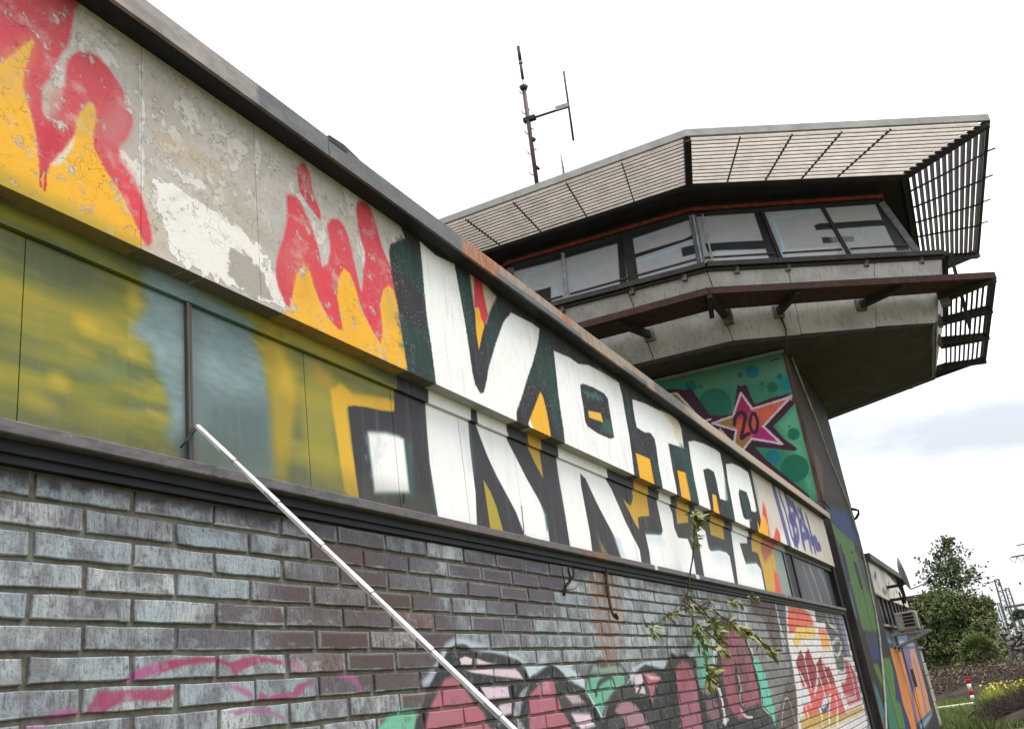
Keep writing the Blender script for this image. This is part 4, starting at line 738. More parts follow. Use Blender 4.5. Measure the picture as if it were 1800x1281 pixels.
g = G('dirty_glass'); n = g.noise(6, 6, .6, g.mapv((2.2, 1, .5))); c_, _ = g.paint(cw, .01, 20)
M_DGLASS = g.done(g.mix(g.step(n, .4, .7), c_, rgba((70, 72, 78))), .5, spec=.25)
MB().box((POST + .06, GY + .004, Z_SILL1), (POST + .45, GY + .02, Z_HEAD0)).make('window_pane', M_DARK, bld)
MB().box((POST + .53, GY + .004, Z_SILL1), (X_END - .55, GY + .02, Z_HEAD0)).make('window_pane', M_DGLASS, bld)
# parapet: concrete panels, coping lengths, flashing and roof
edges = [X0, 1.474, 1.905] + [1.905 + 1.9 * k for k in range(1, 6)] + [X_END]
for a, b in zip(edges[:-1], edges[1:]):
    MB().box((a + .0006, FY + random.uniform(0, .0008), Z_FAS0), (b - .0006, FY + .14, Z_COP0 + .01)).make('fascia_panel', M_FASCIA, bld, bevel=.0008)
MB().box((X0, FY + .02, Z_FAS0 + .01), (X_END, FY + .3, Z_COP0)).make('parapet_core', M_DARK, bld)
ce = [X0, 2.176, 4.4, 6.6, 8.8, 11.0, X_END + .12]
for a, b in zip(ce[:-1], ce[1:]):
    prof = [(CY, Z_COP0), (CY, Z_COP1), (CY + .012, Z_COP1 + .006), (FY + .20, Z_COP1 - .01), (FY + .20, Z_COP1 - .03), (CY + .012, Z_COP1 - .02), (CY + .012, Z_COP0)]
    dz = random.uniform(-.002, .002)
    MB().prism([(a + .002, y, z + dz) for y, z in prof], (b - a - .004, 0, 0)).make('coping', M_COPING, bld)
MB().box((X0, CY + .014, Z_COP0 + .004), (X_END, FY + .05, Z_COP0 + .03)).make('coping_soffit', M_BLACKSEAL, bld)
MB().box((X0, FY + .12, Z_COP0 - .06), (X_END, FY + 5.0, Z_COP0)).make('roof', M_ROOF, bld)
MB().box((X0, FY + 4.9, 0), (X_END, FY + 5.0, Z_COP0)).make('rear_wall', M_ROOF, bld)
# loose felt flap at the coping joint
fl = [onY(574, 236, CY + .01), onY(600, 255, CY + .01), onY(625, 277, CY + .02), onY(637, 292, CY + .02)]
vs = []; fs = []
for i, p in enumerate(fl):
    lift = (.012, .022, .020, .002)[i]
    for dy, dz in ((-.012, -.012), (-.012, lift * .6), (.02, lift), (.12, lift * .7)): vs.append((p[0], p[1] + dy, Z_COP1 + dz))
for i in range(3):
    for j in range(3): fs.append((i * 4 + j, i * 4 + j + 1, i * 4 + j + 5, i * 4 + j + 4))
quick('felt_flap', vs, fs, M_BLACKSEAL, bld)
# dark end strip between the brick wall and the tower
MB().box((X_END, WY - .015, 0), (X_END + .16, WY + .3, Z_COP0)).make('end_post', plain('end_black', (40, 38, 40), (30, 28, 30), 6, .8), bld)
# ------------------------------------------------------------------ control tower
def mat_canvas(name, cv, amp, rough=.7, dirt=.2, ns=40):
    g = G(name); col, a = g.paint(cv, amp, ns); n = g.noise(7, 7, .65); f = g.noise(60, 4, .6)
    c = g.mix(g.math('MULTIPLY', g.step(n, .45, .72), dirt), col, (0.05, 0.046, 0.04)); c = g.mix(g.math('MULTIPLY', g.step(f, .58, .7), .22), c, (0.05, 0.05, 0.045))
    g.bump(f, .25, .004); return g.done(c, rough, spec=.2)
M_STAR = mat_canvas('shaft_star_paint', cs, .03); M_TRACK = mat_canvas('track_paint', ct, .04, .7, .25, 14)
M_PANEL = None
g = G('parapet_sheet'); n = g.noise(2.5, 6, .6); f = g.noise(14, 6, .65, g.mapv((2.2, 2.2, .5)))
c = g.mix(g.step(n, .35, .65), rgba((168, 166, 162)), rgba((190, 188, 184))); c = g.mix(g.math('MULTIPLY', g.step(f, .50, .68), .45), c, rgba((104, 99, 92))); g.bump(f, .06, .004); M_PANEL = g.done(c, .55)
M_SOFFIT = plain('soffit_boards', (84, 80, 80), (66, 63, 64), 3, .8)
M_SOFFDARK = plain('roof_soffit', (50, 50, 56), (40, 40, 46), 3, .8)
M_EAVE = plain('eave_metal', (186, 184, 182), (162, 160, 158), 3, .5)
M_SLAT = plain('sunshade_slat', (222, 210, 198), (196, 186, 176), 5, .6, .05); M_SLATB = plain('slat_shaded_back', (92, 86, 88), (70, 66, 68), 5, .7, .05)
M_RIB = plain('sunshade_steel', (58, 52, 50), (44, 40, 40), 9, .6)
M_LEDGE = plain('ledge_metal', (76, 72, 68), (58, 54, 52), 9, .6)
M_WALK = plain('walkway_redwood', (84, 58, 54), (62, 44, 43), 12, .8)
M_STEEL = plain('bracket_steel', (64, 58, 56), (48, 44, 44), 12, .7)
M_PAD = plain('bracket_pad', (128, 124, 116), (90, 86, 80), 12, .7)
M_ORANGE = plain('orange_trim', (150, 66, 48), (104, 48, 40), 10, .6)
M_FRAME = plain('window_frame', (176, 176, 180), (140, 140, 144), 10, .5)
tower = thing('control_tower', 'dark octagonal railway control tower on a painted shaft, with a slatted sunshade round its cabin', 'tower', (14.6, 3.6, 0))
V3 = lambda p, z: (p[0], p[1], z)
# shaft
NR, NL, FR, FL_ = SH_A, SH_B, (16.3, 1.585), (16.1, 4.2)
me = MB().add([V3(NR, 0), V3(NL, 0), V3(NR, 5.8), V3(NL, 5.8)], [(0, 1, 3, 2)]).make('shaft_wall', M_STAR, tower)
me = MB().add([V3(NR, 0), V3(FR, 0), V3(NR, 5.8), V3(FR, 5.8)], [(0, 1, 3, 2)]).make('shaft_wall', M_TRACK, tower)
MB().add([V3(NL, 0), V3(FL_, 0), V3(NL, 5.8), V3(FL_, 5.8), V3(FR, 0), V3(FR, 5.8)], [(0, 1, 3, 2), (1, 4, 5, 3)]).make('shaft_wall', M_SOFFIT, tower)
# camera-facing return of the track-side cladding, with its brown corner trim
M_TRIM = plain('corner_trim', (104, 82, 74), (66, 58, 54), 6, .7, .2, 0, (3, 3, .6))
MB().box((12.90, TY - .03, 0), (12.945, WY + .04, 3.44)).make('corner_trim', plain('corner_dark', (74, 66, 62), (50, 46, 48), 6, .8, .2, 0, (3, 3, .6)), tower)
MB().add([(12.944, 1.640, 3.44), (12.94, 1.575, 3.44), (12.944, 1.640, 5.79), (12.94, 1.578, 5.79), (12.99, 1.575, 3.44), (12.99, 1.578, 5.79)], [(0, 1, 3, 2), (1, 4, 5, 3)]).make('corner_trim', M_TRIM, tower)
for k in range(6):
    a = 12.96 + k * .556; MB().box((a + .006, TY - .014, .05), (a + .550, TY + .002, 3.10 if k % 2 else 3.06)).make('cladding_board', M_TRACK, tower)
MB().beam((12.935, 1.60, 5.775), (12.64, 3.75, 5.775), .03, .04).make('shaft_cap', M_FRAME, tower)
# plan rings (x, y) of the cabin; the octagon runs camera side, chamfer, track side, chamfer, far side ...
BOT = [(11.68, 5.1), (12.10, 2.10), (13.63, -.39), (16.57, -.20), (17.56, 1.76), (17.2, 4.8), (15.6, 7.3), (12.9, 7.2)]
LED = [(11.28, 5.2), (11.72, 2.17), (13.85, -.74), (16.95, -.60), (17.95, 1.70), (17.6, 4.95), (15.75, 7.7), (12.5, 7.6)]
GB = [(11.50, 5.0), (11.82, 2.24), (13.70, -.44), (16.75, -.30), (17.7, 1.75), (17.4, 4.85), (15.6, 7.4), (12.7, 7.3)]
GT = [(11.70, 5.0), (12.02, 2.25), (13.58, -.17), (16.55, -.05), (17.5, 1.78), (17.2, 4.8), (15.5, 7.2), (12.9, 7.1)]
INN = [(11.32, 5.36), (11.54, 2.11), (13.41, -.56), (16.66, -.51), (17.9, 1.75), (17.6, 5.1), (15.8, 7.7), (12.4, 7.6)]
EAV = [(10.60, 5.60), (10.73, 1.85), (13.09, -1.73), (17.95, -1.50), (19.0, 1.45), (18.7, 5.5), (16.3, 8.8), (11.9, 8.7)]
ZB, ZL, ZGT, ZIN, ZEV = 5.8, 6.80, 7.75, 8.00, 8.20
lerp = lambda a, b, t: tuple(x + (y - x) * t for x, y in zip(a, b))
inset = lambda P, d: [lerp(p, (14.6, 3.6), d / math.dist(p, (14.6, 3.6))) for p in P]
MB().prism([V3(p, ZB + .02) for p in inset(BOT, .06)], (0, 0, .12)).make('cabin_floor', M_SOFFIT, tower)
cuts = {0: (0, .33, .64, 1), 1: (0, .33, .70, 1), 2: (0, .35, .7, 1)}
for i in range(8):
    j = (i + 1) % 8; cut = cuts.get(i, (0, .5, 1))
    for a, b in zip(cut[:-1], cut[1:]):
        e = .0025
        q = [V3(lerp(BOT[i], BOT[j], a + e), ZB), V3(lerp(BOT[i], BOT[j], b - e), ZB), V3(lerp(LED[i], LED[j], b - e), ZL), V3(lerp(LED[i], LED[j], a + e), ZL)]
        c0 = Vector((14.6, 3.6, 6.3)) - Vector(q[0]).lerp(Vector(q[2]), .5); c0.z = 0; c0 = c0.normalized() * .04
        MB().prism(q, c0).make('parapet_panel', M_PANEL, tower)
    MB().prism([V3(p, ZB - .0) for p in (BOT[i], BOT[j])] + [V3(p, ZB + .03) for p in (lerp(BOT[j], LED[j], .03), lerp(BOT[i], LED[i], .03))], (-.0, 0, -.03)).make('panel_drip', M_STEEL, tower)
MB().prism([V3(p, ZB + .16) for p in inset(BOT, .10)], (0, 0, .5)).make('cabin_core', M_SOFFDARK, tower)
# ledge round the windows and its lower rail
led = sub('ledge', tower)
for i in range(8):
    j = (i + 1) % 8; a, b = V3(LED[i], ZL + .03), V3(LED[j], ZL + .03)
    MB().beam(a, b, .16, .07).make('ledge_plate', M_LEDGE, led); MB().beam(V3(LED[i], ZL - .035), V3(LED[j], ZL - .035), .05, .03).make('ledge_rail', M_STEEL, led)
    if i in (0, 1):
        for t in (.12, .33, .66, .9): MB().beam(V3(lerp(LED[i], LED[j], t), ZL - .10), V3(lerp(LED[i], LED[j], t), ZL), .07, .05).make('ledge_clip', M_PAD, led)
# glazing: canvases on the two leaning faces that show
def face_canvas(name, i, base):
    j = (i + 1) % 8; O = np.array(V3(GB[i], 6.85)); ex = np.array(V3(GB[j], 6.85)) - O; up = np.array(V3(GT[i], ZGT)) - O
    ex = ex / np.linalg.norm(ex); up = up - ex * np.dot(up, ex); L = math.dist(GB[i], GB[j]); Ht = np.linalg.norm(up)
    return Canvas(name, O, ex, up, -.1, L + .1, -.1, Ht + .1, .006, base=base)
cA, cB = face_canvas('glazing_front_print', 0, (176, 176, 180)), face_canvas('glazing_chamfer_print', 1, (176, 176, 180))
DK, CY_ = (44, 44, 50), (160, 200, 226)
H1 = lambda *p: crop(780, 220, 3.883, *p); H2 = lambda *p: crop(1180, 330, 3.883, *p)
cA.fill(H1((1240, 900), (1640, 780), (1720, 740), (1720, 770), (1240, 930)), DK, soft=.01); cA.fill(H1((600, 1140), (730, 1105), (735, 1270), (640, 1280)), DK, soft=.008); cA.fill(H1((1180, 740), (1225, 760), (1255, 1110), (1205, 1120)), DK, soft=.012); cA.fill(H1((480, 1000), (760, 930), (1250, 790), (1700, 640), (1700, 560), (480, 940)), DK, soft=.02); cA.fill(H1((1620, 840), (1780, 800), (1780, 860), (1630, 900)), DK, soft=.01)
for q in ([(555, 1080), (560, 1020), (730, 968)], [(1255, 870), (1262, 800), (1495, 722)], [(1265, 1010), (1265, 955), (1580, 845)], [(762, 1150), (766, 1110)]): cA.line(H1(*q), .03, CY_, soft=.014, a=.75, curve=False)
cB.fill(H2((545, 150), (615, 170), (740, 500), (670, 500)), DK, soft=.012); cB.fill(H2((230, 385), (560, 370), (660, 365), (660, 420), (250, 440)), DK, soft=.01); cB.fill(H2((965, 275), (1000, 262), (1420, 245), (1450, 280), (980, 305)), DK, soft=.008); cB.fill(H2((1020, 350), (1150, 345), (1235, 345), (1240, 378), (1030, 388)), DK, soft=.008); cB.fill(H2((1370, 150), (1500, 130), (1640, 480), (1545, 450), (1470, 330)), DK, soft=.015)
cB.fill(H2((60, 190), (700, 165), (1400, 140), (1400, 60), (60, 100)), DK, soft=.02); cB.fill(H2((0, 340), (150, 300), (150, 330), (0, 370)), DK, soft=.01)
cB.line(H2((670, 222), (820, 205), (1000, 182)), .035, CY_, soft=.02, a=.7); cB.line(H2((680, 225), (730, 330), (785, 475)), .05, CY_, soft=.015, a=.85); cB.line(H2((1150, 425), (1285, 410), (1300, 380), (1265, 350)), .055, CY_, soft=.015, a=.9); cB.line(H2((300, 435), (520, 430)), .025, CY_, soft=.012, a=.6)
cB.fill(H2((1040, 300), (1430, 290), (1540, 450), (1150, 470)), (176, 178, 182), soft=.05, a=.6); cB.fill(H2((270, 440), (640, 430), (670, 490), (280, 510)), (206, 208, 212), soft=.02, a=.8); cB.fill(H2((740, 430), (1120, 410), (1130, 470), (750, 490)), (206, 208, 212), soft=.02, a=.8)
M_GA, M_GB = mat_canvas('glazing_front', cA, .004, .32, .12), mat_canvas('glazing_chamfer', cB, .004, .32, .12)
def gpt(i, t, w, out=0.0):
    j = (i + 1) % 8; p = Vector(V3(lerp(GB[i], GB[j], t), 6.85)).lerp(Vector(V3(lerp(GT[i], GT[j], t), ZGT)), w)
    c = p - Vector((14.6, 3.6, p.z)); c.z = 0; return p + c.normalized() * out
panes = {0: (0, .30, .655, 1.0), 1: (0, .36, .68, 1.0), 2: (0, .5, 1)}
for i in range(8):
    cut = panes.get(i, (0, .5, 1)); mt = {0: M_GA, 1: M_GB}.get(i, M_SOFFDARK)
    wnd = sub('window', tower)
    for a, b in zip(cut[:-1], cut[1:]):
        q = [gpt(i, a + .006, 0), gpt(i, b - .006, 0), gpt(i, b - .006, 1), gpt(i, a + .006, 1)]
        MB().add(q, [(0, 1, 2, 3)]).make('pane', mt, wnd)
        if i < 2:
            for w in (.09, .20): MB().beam(gpt(i, a + .02, w, .012), gpt(i, b - .02, w, .012), .02, .022).make('rail', M_FRAME if w < .1 else M_LEDGE, wnd)
    for t in cut:
        post = i < 2 and t not in (0, 1.0) and not (i == 0 and t == .30)
        MB().beam(gpt(i, t, -.02, .01), gpt(i, t, 1.02, .01), .14 if post and i == 0 else (.10 if not post and t in (0, 1) else .05), .04, up=(-1, -.5, 0)).make('mullion', M_RIB if post else M_FRAME, wnd)
# corner post with pale bars at the camera-side chamfer
for dx in (-.10, .09): MB().beam(gpt(1, .02 + dx * .3 if dx > 0 else 0, 0, .06), gpt(1, .02 + dx * .3 if dx > 0 else 0, 1, .06), .025, .025).make('corner_bar', M_FRAME, tower)
# wall head above the glass, orange trim, roof slab
for i in range(8):
    j = (i + 1) % 8
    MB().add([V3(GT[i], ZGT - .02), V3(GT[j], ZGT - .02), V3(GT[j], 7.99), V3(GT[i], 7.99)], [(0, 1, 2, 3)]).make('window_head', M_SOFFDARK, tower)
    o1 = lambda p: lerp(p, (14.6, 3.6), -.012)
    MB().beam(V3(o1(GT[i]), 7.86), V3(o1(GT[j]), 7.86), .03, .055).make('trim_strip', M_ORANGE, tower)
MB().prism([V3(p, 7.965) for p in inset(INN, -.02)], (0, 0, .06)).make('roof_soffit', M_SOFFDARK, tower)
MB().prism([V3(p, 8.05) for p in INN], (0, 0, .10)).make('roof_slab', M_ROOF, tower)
# sunshade: steep slats stepped out from the roof edge to the eave
shade = sub('sunshade', tower)
NS = 13
def spt(i, t, s):                                    # t along the side, s from roof edge (0) to eave (1)
    j = (i + 1) % 8
    return Vector(V3(lerp(lerp(INN[i], EAV[i], s), lerp(INN[j], EAV[j], s), t), ZIN + (ZEV - ZIN) * s))
def mk_slat(vs, par):                                 # pale outer face; shade painted into the dark back and edges
    me = bpy.data.meshes.new('slat'); me.from_pydata([tuple(v) for v in vs], [], [(0, 3, 2, 1), (4, 5, 6, 7), (0, 1, 5, 4), (1, 2, 6, 5), (2, 3, 7, 6), (3, 0, 4, 7)]); me.update()
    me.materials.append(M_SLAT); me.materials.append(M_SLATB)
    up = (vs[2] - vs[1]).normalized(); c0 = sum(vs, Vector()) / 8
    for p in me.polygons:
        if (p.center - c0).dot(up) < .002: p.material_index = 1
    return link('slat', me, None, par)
for i in range(8):
    mid = spt(i, .5, 1) - spt(i, .5, 0); out = Vector((mid.x, mid.y, 0)).normalized(); d = (spt(i, 1, .5) - spt(i, 0, .5)).normalized()
    out = (out - d * out.dot(d)).normalized(); reach = abs(mid.dot(out)); pitch = reach / NS
    tilt = math.radians(64); wl = pitch * {0: 1.26, 1: 1.20, 2: .92}.get(i, 1.2)
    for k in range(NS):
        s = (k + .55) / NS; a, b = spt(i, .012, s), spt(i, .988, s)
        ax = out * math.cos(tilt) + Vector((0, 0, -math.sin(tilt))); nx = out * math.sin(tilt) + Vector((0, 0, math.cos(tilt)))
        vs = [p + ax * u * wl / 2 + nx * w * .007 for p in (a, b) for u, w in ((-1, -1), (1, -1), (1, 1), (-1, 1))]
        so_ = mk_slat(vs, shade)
    ribs = {0: (.13, .33, .545, .76), 1: (.17, .34, .505, .67), 2: (.18, .36, .54, .72)}.get(i, (.25, .5, .75))
    for t in ribs:
        MB().beam(spt(i, t, 0) + Vector((0, 0, -.022)), spt(i, t, 1) + Vector((0, 0, -.022)), .014, .026).make('rib', M_RIB, shade)
        if i == 2:
            p = spt(i, t, 1); MB().beam(p, p + out * .16 + Vector((0, 0, .01)), .018, .018).make('rib_end', M_RIB, shade)
    MB().beam(spt(i, 0, -.03) + Vector((0, 0, -.03)), spt(i, 0, 1.02) + Vector((0, 0, -.03)), .09, .09).make('hip_beam', M_RIB, shade)
    MB().beam(spt(i, -.002, 1.03) + Vector((0, 0, .05)), spt(i, 1.002, 1.03) + Vector((0, 0, .05)), .05, .10).make('eave_fascia', M_EAVE if i in (0, 1) else M_RIB, shade)
    MB().beam(spt(i, 0, 0) + Vector((0, 0, -.02)), spt(i, 1, 0) + Vector((0, 0, -.02)), .07, .09).make('inner_beam', M_RIB, shade)
# walkway of red-brown boards hung outside the parapet
walk = sub('walkway', tower); ZW = 6.2
WO = [(10.75, 5.6), (11.10, 2.09), (13.54, -1.23), (17.65, -1.04), (18.7, 1.5), (18.3, 5.2), (16.2, 8.3), (12.2, 8.2)]
WI = [(11.38, 5.2), (11.70, 2.23), (13.60, -.60), (17.35, -.42), (18.1, 1.7), (17.7, 5.0), (15.9, 7.8), (12.6, 7.7)]
wpt = lambda i, t, s: V3(lerp(lerp(WI[i], WO[i], s), lerp(WI[(i + 1) % 8], WO[(i + 1) % 8], s), t), ZW)
for i in range(8):
    nb = 7 if i in (0, 1) else 9
    for k in range(nb):
        s = (k + .5) / nb
        a, b = wpt(i, 0.0, s), wpt(i, 1.0, s); L = math.dist(WI[i], WO[i]) / nb
        MB().beam(a, b, L * (.80 if i in (0, 1) else .30) * .9, .03 if i in (0, 1) else .045).make('walkway_board' if i in (0, 1) else 'grating_bar', M_WALK if i in (0, 1) else M_STEEL, walk)
    MB().beam(wpt(i, 0, 1.03), wpt(i, 1, 1.03), .05, .09).make('edge_beam', M_WALK if i in (0, 1) else M_STEEL, walk)
    MB().beam(wpt(i, 0, -.15), wpt(i, 0, 1.05), .06, .09, off=-.05).make('corner_beam', M_STEEL, walk)
    for t in ({0: (.36, .66, .0), 1: (.32, .70), 2: (.33, .66)}.get(i, (.5,))):
        j = (i + 1) % 8; foot = Vector(V3(lerp(lerp(BOT[i], LED[i], .34), lerp(BOT[j], LED[j], .34), max(0, t - (.08 if i == 1 else 0))), ZB + .34)); tip = Vector(wpt(i, min(.99, t - .02), .95)); tip.z -= .04
        fo = foot - Vector((14.6, 3.6, foot.z)); fo = fo.normalized() * .04
        MB().beam(foot + fo, tip, .07, .10).make('bracket', M_STEEL, walk)
        dd = Vector(V3(BOT[j], 0)) - Vector(V3(BOT[i], 0)); dd.normalize()
        MB().beam(foot + fo * .6 - dd * .07, foot + fo * .6 + dd * .07, .06, .17).make('bracket_pad', M_PAD, walk)
        if i == 2: MB().beam(wpt(i, t, -.1), wpt(i, t, 1.06), .06, .10, off=-.04).make('cross_beam', M_STEEL, walk)
for i, t in ((1, 1.0), (0, 1.0)):
    j = (i + 1) % 8; foot = Vector(V3(lerp(BOT[j], LED[j], .32), ZB + .32)); tip = Vector(wpt(i, 1.0, .98)); tip.z -= .04
    fo = (foot - Vector((14.6, 3.6, foot.z))).normalized() * .05
    MB().beam(foot + fo, tip, .08, .10).make('bracket', M_STEEL, walk); MB().box(foot + fo - Vector((.09, .09, .12)), foot + fo + Vector((.03, .03, .10))).make('bracket_pad', M_PAD, walk)
# short ladder at the track-side corner
lad = sub('ladder', tower)
for dx in (0, .22): MB().beam((13.95 + dx, -.80, 5.75), (13.95 + dx, -.86, 6.85), .04, .04).make('stile', M_STEEL, lad)
for k in range(5): MB().beam((13.95, -.80 - k * .014, 5.78 + k * .25), (14.17, -.80 - k * .014, 5.78 + k * .25), .025, .025).make('rung', M_STEEL, lad)
# loose pale conduit down the shaft, a cable loop and a drip cable
M_COND = plain('pale_conduit', (186, 183, 174), (146, 143, 134), 8, .5)
cpts = [onY(u, v, 1.555) for u, v in ((1392, 628), (1412, 680), (1432, 731), (1455, 798), (1474, 845), (1489, 881), (1509, 941), (1521, 990), (1531, 1038), (1540, 1080), (1546, 1119), (1552.5, 1186), (1556, 1230), (1558, 1283), (1558.5, 1330))]
MB().tube(cpts, .015, 8).make('conduit', M_COND, tower, True)
MB().tube([onX(u, v, 16.25) for u, v in ((1494, 894), (1503, 895), (1509, 897), (1509, 903), (1505, 910), (1500, 914), (1503, 925), (1507, 938))], .022, 6).make('cable', M_RIB, tower, True)
MB().tube([onX(u, v, 12.4) for u, v in ((1373, 556), (1381, 578), (1383, 600), (1384, 620))], .012, 6).make('cable', M_RIB, tower, True)
MB().tube([onY(u, v, 1.54) for u, v in ((1440, 880), (1447, 879), (1452, 886), (1458, 893))], .010, 6).make('cable', M_RIB, tower, True)
# antenna mast on the roof
XA = 13.6
M_MAST = plain('mast_steel', (104, 84, 78), (74, 60, 58), 20, .6); M_ALU = plain('aluminium', (176, 178, 186), (150, 150, 158), 20, .4)
P = lambda u, v: Vector(onX(u, v, XA))
ant = thing('antenna_mast', 'tall rusty antenna mast with step pegs and a side dipole on the tower roof', 'antenna', P(948, 350))
foot = P(945, 332); headp = P(921, 158); base = foot + (foot - headp) * .14
MB().tube([base, headp], .040, 8).make('mast', M_MAST, ant, True)
MB().tube([headp + (headp - foot) * -.008, headp + (headp - foot) * .03], .05, 10, .085).make('mast_cap', M_RIB, ant, True)
MB().tube([P(920, 152), P(919, 140)], .010, 6).make('spigot', M_RIB, ant); MB().tube([P(919, 139), P(915, 111)], .030, 8).make('whip_sleeve', M_MAST, ant, True); MB().tube([P(915, 111), P(911, 82)], .034, 8).make('whip', M_RIB, ant, True); MB().tube([P(915.5, 112), P(915, 109)], .042, 8).make('collar', M_ALU, ant)
for u, v, du in ((919, 165, -6), (923, 192, 8), (925, 201, -8), (929, 227, 9), (930, 236, -8), (934, 263, 9), (935, 272, -8), (938, 297, 9), (939, 308, -9)):
    a = P(u, v); MB().tube([a, P(u + du * .6, v - 1), P(u + du, v - 5 if du < 0 else v + 1)], .010, 5).make('step_peg', M_RIB, ant)
MB().beam(P(921, 213), P(941, 206), .09, .08).make('clamp', M_RIB, ant); MB().tube([P(936, 208), P(1001, 187)], .024, 6).make('boom', M_MAST, ant, True)
MB().beam(P(977, 192), P(1000, 185), .05, .085).make('balun', M_ALU, ant); MB().tube([P(991, 126), P(1008, 247)], .020, 6).make('dipole', M_RIB, ant, True)
MB().beam(P(936, 245), P(940, 246), .06, .06).make('clamp', M_RIB, ant); MB().beam(P(942, 293), P(947, 297), .06, .05).make('clamp', M_RIB, ant)
wp = thing('whip_antenna', 'short pale whip antenna beside the tall mast on the tower roof', 'antenna', P(994, 330))
MB().tube([P(994, 345), P(990, 296)], .028, 8, .020).make('mount', M_MAST, wp, True); MB().tube([P(990, 297), P(984, 262)], .018, 8).make('whip', plain('white_whip', (222, 216, 212), (204, 200, 196), 5, .5), wp, True); MB().box(P(991, 312) - Vector((.03, .03, .04)), P(993, 310) + Vector((.03, .03, .04))).make('clamp', M_RIB, wp)
# ------------------------------------------------------------------ low building beyond the tower
low = thing('rear_building', 'low painted building beyond the tower with a pale fascia and orange doors', 'building', (19, 1.9, 0))
LY = 1.60
MB().box((16.3, LY + .01, 0), (22.6, LY + 3.6, 2.06)).make('painted_wall', M_TRACK, low)
MB().box((16.3, LY - .03, 2.06), (22.6, LY + .1, 2.10)).make('window_sill', plain('pale_sill', (176, 168, 152), (140, 132, 120), 8, .7), low)
MB().box((16.3, LY + .06, 2.10), (22.5, LY + .12, 2.54)).make('window_back', M_DARK, low)
M_PGREY = plain('grey_pane', (112, 108, 116), (84, 80, 90), 4, .35)
for k in range(8):
    a = 16.9 + k * .70; MB().box((a, LY + .03, 2.10), (a + .42, LY + .06, 2.53)).make('window_pane', M_PGREY, low)
for k in range(9):
    a = 16.62 + k * .70; MB().box((a + .02, LY + .0, 2.10), (a + .24, LY + .06, 2.53)).make('window_post', M_DARK, low)
MB().box((16.3, LY - .03, 2.54), (22.5, LY + .15, 3.10)).make('fascia', M_TRACK, low)
MB().box((16.3, LY - .10, 3.10), (22.6, LY + .25, 3.20)).make('coping', plain('rear_coping', (92, 88, 92), (70, 66, 70), 6, .6), low)
MB().box((16.3, LY + .1, 3.04), (22.5, LY + 3.6, 3.09)).make('roof', M_ROOF, low)
MB().box((22.44, LY + .1, 2.0), (22.5, LY + 3.6, 3.1)).make('end_wall', M_ROOF, low)
# double door boards standing proud of the wall
for k in range(6):
    a = 18.55 + k * .42; MB().box((a + .012, LY - .018, .25), (a + .408, LY + .012, 1.78)).make('door_board', M_TRACK, low)
MB().beam((18.95, LY - .04, 1.05), (18.95, LY - .04, 1.35), .05, .05).make('door_handle', plain('brass_handle', (150, 112, 66), (110, 80, 50), 20, .5), low)
pier = thing('stone_wall', 'pale stone block retaining wall at the far end of the painted doors', 'wall', (23.6, 1.75, 0))
M_STONE = plain('pale_stone', (176, 178, 158), (136, 136, 120), 5, .85)
for r in range(6):
    z0, z1 = r * .28, (r + 1) * .28; off = .25 if r % 2 else 0
    for k in range(3):
        a = 22.66 + k * .55 - off; b = a + .55
        a, b = max(a, 22.66), min(b, 24.1)
        if b - a > .1: MB().box((a + .006, 1.66 + random.uniform(-.012, .012), z0 + .006), (b - .006, 1.98, z1 - .006)).make('stone', M_STONE, pier, bevel=.012)
MB().box((22.66, 1.69, 0), (24.1, 1.96, 1.67)).make('joint_core', plain('stone_joint', (92, 88, 80), (70, 66, 60), 9, .9), pier)
MB().box((22.6, 1.62, 1.685), (24.2, 2.0, 1.74)).make('cap_stone', plain('cap_stone', (120, 116, 108), (92, 90, 84), 6, .8), pier, bevel=.01)
# outdoor air-conditioner on its bracket
M_AC = plain('ac_casing', (178, 174, 164), (150, 146, 138), 3, .5); M_GAL = plain('galvanised', (164, 168, 170), (130, 134, 136), 10, .4)
ac = thing('air_conditioner', 'beige outdoor air-conditioner box on a galvanised bracket under the satellite dish', 'air conditioner', (17.6, 1.3, 1.95))
ax0, ax1, ay0, ay1, az0, az1 = 17.3, 18.05, 1.13, 1.48, 1.965, 2.265
MB().box((ax0, ay0, az0), (ax1, ay1, az1)).make('casing', M_AC, ac, bevel=.02)
gr = MB().box((ax0 - .004, ay0 + .05, az0 + .05), (ax0 + .01, ay0 + .22, az1 - .035)).make('grille', M_DARK, ac)
for k in range(5): MB().box((ax0 - .012, ay0 + .045, az0 + .045 + k * .056), (ax0 - .002, ay0 + .225, az0 + .058 + k * .056)).make('grille_slat', M_AC, gr)
MB().tube([(ax0 + .38 + .15 * math.cos(t), ay0 - .006, 2.12 + .13 * math.sin(t)) for t in np.linspace(0, 6.283, 20)], .008, 6).make('fan_ring', M_DARK, ac)
brk = sub('bracket', ac)
for x in (17.35, 18.0):
    MB().beam((x, 1.60, 1.93), (x, 1.0, 1.93), .04, .035).make('arm', M_GAL, brk); MB().beam((x, 1.60, 1.72), (x, 1.06, 1.91), .03, .03).make('strut', M_GAL, brk); MB().beam((x, 1.59, 1.66), (x, 1.59, 1.96), .04, .03).make('wall_bar', M_GAL, brk)
for y in (1.15, 1.4): MB().box((17.36, y, 1.945), (17.42, y + .04, 1.97)).make('foot', M_DARK, brk)
